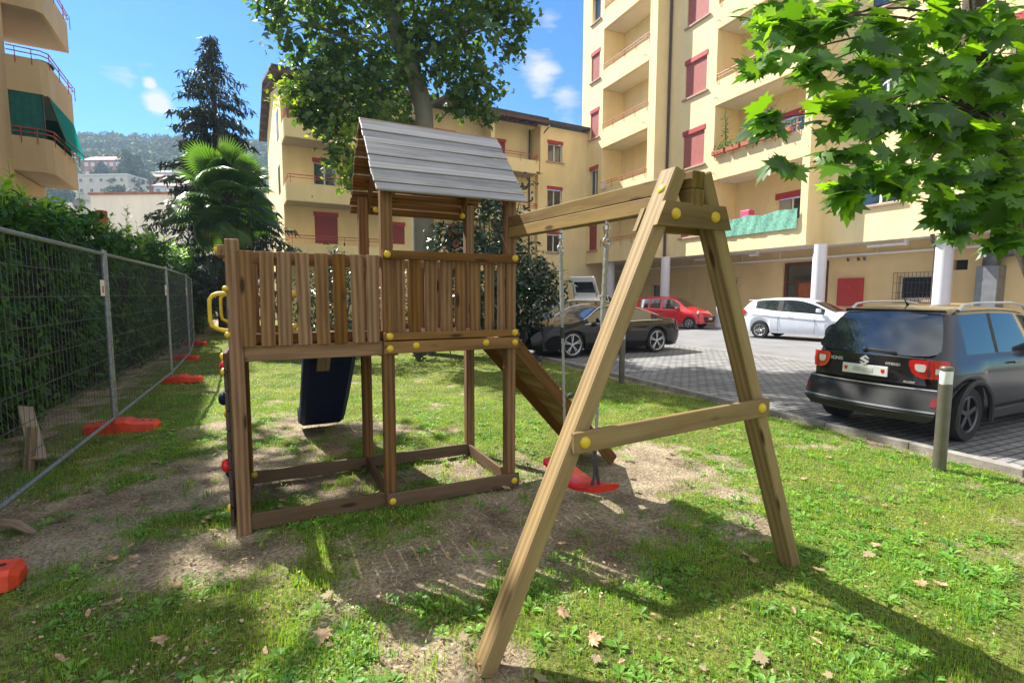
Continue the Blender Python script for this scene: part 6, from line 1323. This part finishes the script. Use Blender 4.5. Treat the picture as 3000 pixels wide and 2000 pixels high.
def hleaves(n_, s_lo, s_hi, pw):
    s = s_lo+(s_hi-s_lo)*rng.random(n_)**pw; return s
N1 = 23000; s = hleaves(N1, .5, HL, 1.7); z = rng.random(N1)*hh(s); bulge = .10*np.sin(s*1.7+z*1.1)+.09*np.sin(s*4.1-z*2.7)+.06*np.sin(z*5+s*7); d = bulge-np.abs(rng.normal(0, .11, N1))-.12*np.clip((z-2.2)/.5, 0, 1)**2
P1 = hpt(s, d, z); nrm = np.tile(HNn*.75+[0, 0, .45], (N1, 1))+rng.normal(0, .42, (N1, 3)); tip = np.tile(HNn*.35+[0, 0, -.55], (N1, 1))+rng.normal(0, .6, (N1, 3))
LAUR = ([(0, 0, 0), (.15, .25, .05), (.19, .55, .04), (.10, .85, -.02), (0, 1.02, -.10), (-.10, .85, -.02), (-.19, .55, .04), (-.15, .25, .05), (0, .3, 0), (0, .65, -.01)], [[0, 1, 8], [0, 8, 7], [1, 2, 9, 8], [8, 9, 6, 7], [2, 3, 4, 9], [9, 4, 5, 6]])
scatter('foliage', *LAUR, P1, frames(nrm, tip), rng.uniform(.09, .17, N1), 'leaf_laurel', hd)
N2 = 8000; s = hleaves(N2, .5, HL, 1.5); d = -rng.random(N2)*1.3; z = hh(s)-.15+.12*np.sin(s*3+d*5)+rng.normal(0, .07, N2); P2 = hpt(s, d, z); nrm = np.tile([0, 0, 1.], (N2, 1))+rng.normal(0, .45, (N2, 3)); tip = rng.normal(0, 1, (N2, 3))+[0, 0, .3]
scatter('top_foliage', *LAUR, P2, frames(nrm, tip), rng.uniform(.10, .18, N2), 'leaf_laurel', hd, np.clip(.4+.6*rng.random(N2), 0, 1))
pp, pnn, ptt = [], [], []; stm = MB()
for i in range(380):
    s = float(HL*rng.random()**1.7); d = float(-rng.random()*1.0); z0_ = float(hh(s))-.1; h = float(rng.uniform(.12, .38) if rng.random() < .9 else rng.uniform(.45, .75)); q_ = HD*s+HNn*d; lean = rng.normal(0, .12, 2)
    stm.tube([(q_[0], q_[1], z0_), (q_[0]+lean[0]*h, q_[1]+lean[1]*h, z0_+h)], [.006, .003], 4)
    for k in range(int(5+h*18)):
        t = rng.random(); a = k*2.4; pp.append([q_[0]+lean[0]*h*t, q_[1]+lean[1]*h*t, z0_+h*t]); ptt.append([math.cos(a), math.sin(a), .5+.5*t]); pnn.append([-math.cos(a)*.5, -math.sin(a)*.5, .8])
tag(stm.build('shoot_stems', 'leaf_laurel_new', hd), kind='stuff'); scatter('new_shoots', *LAUR, np.array(pp), frames(np.array(pnn)+rng.normal(0, .2, (len(pp), 3)), np.array(ptt)), rng.uniform(.08, .15, len(pp)), 'leaf_laurel_new', hd)

# ================================================================== GROUND COVER
def inlawn(x, y): return (x < kerb_x(y)-.06)
def green(x, y): return 1-np.clip(soil(x, y)*1.25, 0, 1)
BL = ([(-.5, 0, 0), (.5, 0, 0), (-.36, .5, .06), (.36, .5, .06), (0, 1, .3)], [[0, 1, 3, 2], [2, 3, 4]])
bp_, bt_, bn_, bs_, br_ = [], [], [], [], []
def blades(n_, y0, y1, pw, hmin, hmax, wid, clump):
    y = y0+(y1-y0)*rng.random(n_)**pw; x = rng.uniform(-1.03, 1.03, n_)*y+rng.uniform(-.2, .2, n_)
    hx = -4.95-.455*(y-6.3)-.5; g_ = green(x, y)*(.35+.65*np.clip(fbm(x, y, 3.3, 51)*3.4-1.25, 0, 1))*(x < kerb_x(y)-.08)*(x > hx)
    k = rng.random(n_) < g_*1.15; x, y = x[k], y[k]; m_ = len(x); z = gz(x, y)*np.clip((kerb_x(y)-x)/.4, 0, 1)-.045
    a = rng.random(m_)*6.28; h = rng.uniform(hmin, hmax, m_)*(.6+.8*vnoise(x, y, 2.1, 88)); ln = np.abs(rng.normal(0, .55, m_))+.15
    tip = np.stack([np.cos(a)*ln, np.sin(a)*ln, np.ones(m_)], 1); nr_ = np.stack([-np.cos(a), -np.sin(a), ln*.8], 1)
    bp_.append(np.stack([x, y, z], 1)); bt_.append(tip); bn_.append(nr_); bs_.append(np.stack([wid*(1+0*h)*rng.uniform(.7, 1.3, m_), h, h], 1))
    r_ = np.clip(.25+.75*fbm(x, y, 1.1, 61)-.15+rng.normal(0, .22, m_), 0, 1); br_.append(r_)
blades(120000, 1.7, 4.2, .9, .018, .05, .0036, 1); blades(120000, 3.8, 8.5, .9, .02, .05, .0055, 1); blades(80000, 8, 20, .85, .025, .055, .012, 1)
bp_ = np.concatenate(bp_); FRM = frames(np.concatenate(bn_), np.concatenate(bt_))
tag(scatter('grass', *BL, bp_, FRM, np.concatenate(bs_), 'blade_grass', None, np.concatenate(br_)), 'short patchy lawn grass', 'grass', kind='stuff')
# tufts of taller grass
tx = rng.uniform(-1.0, 1.0, 900); ty = 1.8+7*rng.random(900)**1.2; tx = tx*ty; k = (green(tx, ty)+.25 > rng.random(900)) & (tx < kerb_x(ty)-.15) & (tx > -4.95-.455*(ty-6.3)-.2); tx, ty = tx[k], ty[k]
m_ = len(tx); kk = 26; X_ = np.repeat(tx, kk)+rng.normal(0, .035, m_*kk); Y_ = np.repeat(ty, kk)+rng.normal(0, .035, m_*kk); a = np.arctan2(Y_-np.repeat(ty, kk), X_-np.repeat(tx, kk))+rng.normal(0, .6, m_*kk); ln = np.abs(rng.normal(.3, .45, m_*kk)); h = rng.uniform(.035, .085, m_*kk)*np.repeat(rng.uniform(.6, 1.25, m_), kk)
tag(scatter('grass_tufts', *BL, np.stack([X_, Y_, gz(X_, Y_)-.05], 1), frames(np.stack([-np.cos(a), -np.sin(a), ln], 1), np.stack([np.cos(a)*ln, np.sin(a)*ln, np.ones(len(a))], 1)), np.stack([rng.uniform(.004, .007, len(a)), h, h], 1), 'blade_grass', None, np.repeat(rng.random(m_), kk)*.6+rng.random(m_*kk)*.25), 'tufts of longer grass in the lawn', 'grass', kind='stuff')
# weeds: rosettes and clover
WL = ([(-.03, 0, 0), (.03, 0, 0), (.16, .45, .10), (.2, .7, .06), (0, 1, -.06), (-.2, .7, .06), (-.16, .45, .10), (0, .55, .04)], [[0, 1, 2, 7], [0, 7, 6], [2, 3, 7], [3, 4, 7], [4, 5, 7], [5, 6, 7]])
def weeds(name, n_, y0, y1, leaf, k_, lab, spread, fm=.15, fp=1.0, mat='leaf_weed'):
    ty = y0+(y1-y0)*rng.random(n_)**fp; tx = rng.uniform(-1.02, 1.02, n_)*ty; dens = green(tx, ty)*np.clip(fbm(tx, ty, 1.3, 131)*3.2-1.0, .05, 1)
    k = (dens+fm > rng.random(n_)) & (tx < kerb_x(ty)-.12) & (tx > -4.95-.455*(ty-6.3)-.4); tx, ty = tx[k], ty[k]; m_ = len(tx)
    a = np.tile(np.arange(k_)*2.4, m_)+np.repeat(rng.random(m_)*6, k_)+rng.normal(0, .3, m_*k_); tl = rng.uniform(.15, .7, m_*k_); off = rng.random(m_*k_)*spread
    X_ = np.repeat(tx, k_)+np.cos(a)*off; Y_ = np.repeat(ty, k_)+np.sin(a)*off
    P_ = np.stack([X_, Y_, gz(X_, Y_)-.04+rng.random(len(a))*.02], 1); s_ = np.repeat(rng.uniform(leaf*.6, leaf*1.3, m_), k_)*rng.uniform(.6, 1.15, len(a))
    tag(scatter(name, *WL, P_, frames(np.stack([-np.cos(a)*tl, -np.sin(a)*tl, np.ones(len(a))], 1)+rng.normal(0, .2, (len(a), 3)), np.stack([np.cos(a), np.sin(a), tl], 1)), s_, mat, None, np.clip(np.repeat(rng.random(m_), k_)*.8+rng.random(len(a))*.2, 0, 1)), lab, 'weeds', kind='stuff')
weeds('rosette_weeds', 1900, 1.8, 7, .055, 8, 'flat leafy weeds among the grass', .02, .1, 1.3)
weeds('clover', 24000, 1.8, 8.5, .026, 7, 'small leaved clover and herbs in the lawn', .06, .02, 1.1)
weeds('lawn_herbs', 6000, 6, 14, .045, 5, 'low herbs in the farther lawn', .10, .0, 1.0)
# dry straw and crumbs on the soil
n_ = 17000; y = 1.8+10*rng.random(n_)**1.5; x = rng.uniform(-1.02, 1.02, n_)*y; k = (x < kerb_x(y)-.03) & (rng.random(n_) < .25+soil(x, y)); x, y = x[k], y[k]; a = rng.random(len(x))*6.28; h = rng.uniform(.02, .07, len(x))
tag(scatter('dry_straw', *BL, np.stack([x, y, gz(x, y)-.035], 1), frames(np.stack([0*a, 0*a, 0*a+1], 1)+rng.normal(0, .2, (len(a), 3)), np.stack([np.cos(a), np.sin(a), 0*a+.05], 1)), np.stack([h*.05+.001, h, h*.3], 1), 'straw', None), 'dry straw and grass stalks on the bare soil', 'straw', kind='stuff')
n_ = 20000; y = 1.75+10*rng.random(n_)**1.35; x = rng.uniform(-1.02, 1.02, n_)*y; nk_ = kerb_x(y)-x; k = (nk_ > .05) & (rng.random(n_) < np.where(nk_ < .6, .9, np.where(x < -.15*y, .62, .22))*(.3+1.4*fbm(x, y, 1.9, 191)-.2)); x, y = x[k], y[k]
LT = ([(0, 0, .1), (.35, .3, .25), (.25, .8, .1), (0, 1, .3), (-.3, .7, .05), (-.35, .25, .3)], [[0, 1, 2, 3], [0, 3, 4, 5]])
tag(scatter('leaf_litter', *LT, np.stack([x, y, gz(x, y)-.03+.012*rng.random(len(x))], 1), rot_from(rng.normal(0, .45, (len(x), 3))+[0, 0, 1], rng.random(len(x))*6.28), rng.uniform(.007, .026, len(x)), 'litter', None), 'crumbled dry leaf litter scattered over lawn and soil', 'leaf litter', kind='stuff')
n_ = 5200; y = 1.7+9*rng.random(n_)**1.6; x = rng.uniform(-1.02, 1.02, n_)*y; k = (x < kerb_x(y)-.03) & (rng.random(n_) < soil(x, y)*.8+.08); x, y = x[k], y[k]
ST = ([(-.5, -.4, 0), (.5, -.45, 0), (.55, .4, 0), (-.4, .5, 0), (0, 0, .45)], [[0, 1, 4], [1, 2, 4], [2, 3, 4], [3, 0, 4]])
plain('pebble', (.3, .26, .21), .9, var=.3, scale=30, col2=(.42, .39, .34)); tag(scatter('gravel', *ST, np.stack([x, y, gz(x, y)-.036-.02*soil(x, y)], 1), rot_from(rng.normal(0, .15, (len(x), 3))+[0, 0, 1], rng.random(len(x))*6.28), rng.uniform(.004, .016, len(x)), 'pebble', None), 'small stones and crumbs on the bare soil', 'gravel', kind='stuff')
# fallen leaves: individuals
def curl_leaf(nm, tmpl, mat, s_):
    vs = [(x_*s_, (y_-.4)*s_, (z_+.35*(x_*x_+.5*(y_-.5)**2)+.05)*s_) for x_, y_, z_ in tmpl[0]]; o_ = MB(); o_.raw(vs, tmpl[1]); return o_.build(nm, mat)
MPL = (MAPLE[0][:-4], MAPLE[1][:-1])
protos = [curl_leaf('fallen_leaf', MPL, 'dead_leaf', .085), curl_leaf('fallen_leaf', LAUR, 'dead_leaf', .075), curl_leaf('fallen_leaf', MPL, 'pale_leaf', .08)]
big = [(-.95, 2.42, 'large tan maple leaf on a weed left of the front swing leg', .105, 0), (.28, 2.62, 'brown maple leaf right of the front swing leg, farther of two', .085, 0), (.42, 2.4, 'brown curled leaf nearest the front swing leg, on its right side', .08, 0), (-.05, 4.45, 'dry maple leaf beside the right end of the sandbox board', .09, 0), (-1.75, 2.4, 'upright orange brown leaf in the grass at the front left', .08, 0), (-3.7, 4.35, 'pale dry maple leaf on the soil near the fence rail', .11, 2), (-3.35, 3.1, 'pale leaf at the left edge in front of the orange fence foot', .09, 2)]
def put(p_, x, y, rz, tilt=.3):
    p_.location = (x, y, float(gz(np.array([x]), np.array([y]))[0])-.012); p_.rotation_euler = (random.uniform(-tilt, tilt), random.uniform(-tilt, tilt), rz)
used = [False]*3
def inst(i):
    if not used[i]: used[i] = True; return protos[i]
    c = protos[i].copy(); COL.objects.link(c); return c
for (x, y, lb_, s_, i) in big: c = inst(i); put(c, x, y, random.random()*6.28, .5); c.scale = (s_/.085,)*3; tag(c, lb_, 'leaf', 'fallen leaves on the lawn')
cnt = 0
while cnt < 270:
    y = 1.9+9*random.random()**1.3; x = random.uniform(-.98, .98)*y
    nk = kerb_x(y)-x
    if nk < .12: continue
    near_k = nk < .5; left = x < -.6*y
    if not (near_k or left) and random.random() < .55: continue
    i = random.choice((0, 1, 1, 2)); c = inst(i); put(c, x, y, random.random()*6.28); c.scale = (random.uniform(.45, 1.0),)*3
    tag(c, 'small dry brown leaf fallen on the lawn and soil' if i != 2 else 'small pale dry leaf fallen on the lawn and soil', 'leaf', 'fallen leaves on the lawn' if i != 2 else 'pale fallen leaves on the lawn'); cnt += 1
# ================================================================== HAZE
mh = bpy.data.materials.new('haze_air'); mh.use_nodes = True; n = mh.node_tree.nodes; l = mh.node_tree.links; n.remove(n['Principled BSDF'])
pv = n.new('ShaderNodeVolumePrincipled'); pv.inputs['Density'].default_value = .00055; pv.inputs['Color'].default_value = (.55, .75, 1, 1); pv.inputs['Anisotropy'].default_value = .2; l.new(pv.outputs[0], n['Material Output'].inputs['Volume']); MATS['haze_air'] = mh
o = MB(); o.raw([(x, y, z) for x in (-560, 220) for y in (-60, 520) for z in (-9, 116)], [[0, 1, 3, 2], [4, 6, 7, 5], [0, 4, 5, 1], [2, 3, 7, 6], [0, 2, 6, 4], [1, 5, 7, 3]]); tag(o.build('haze', 'haze_air'), kind='stuff')
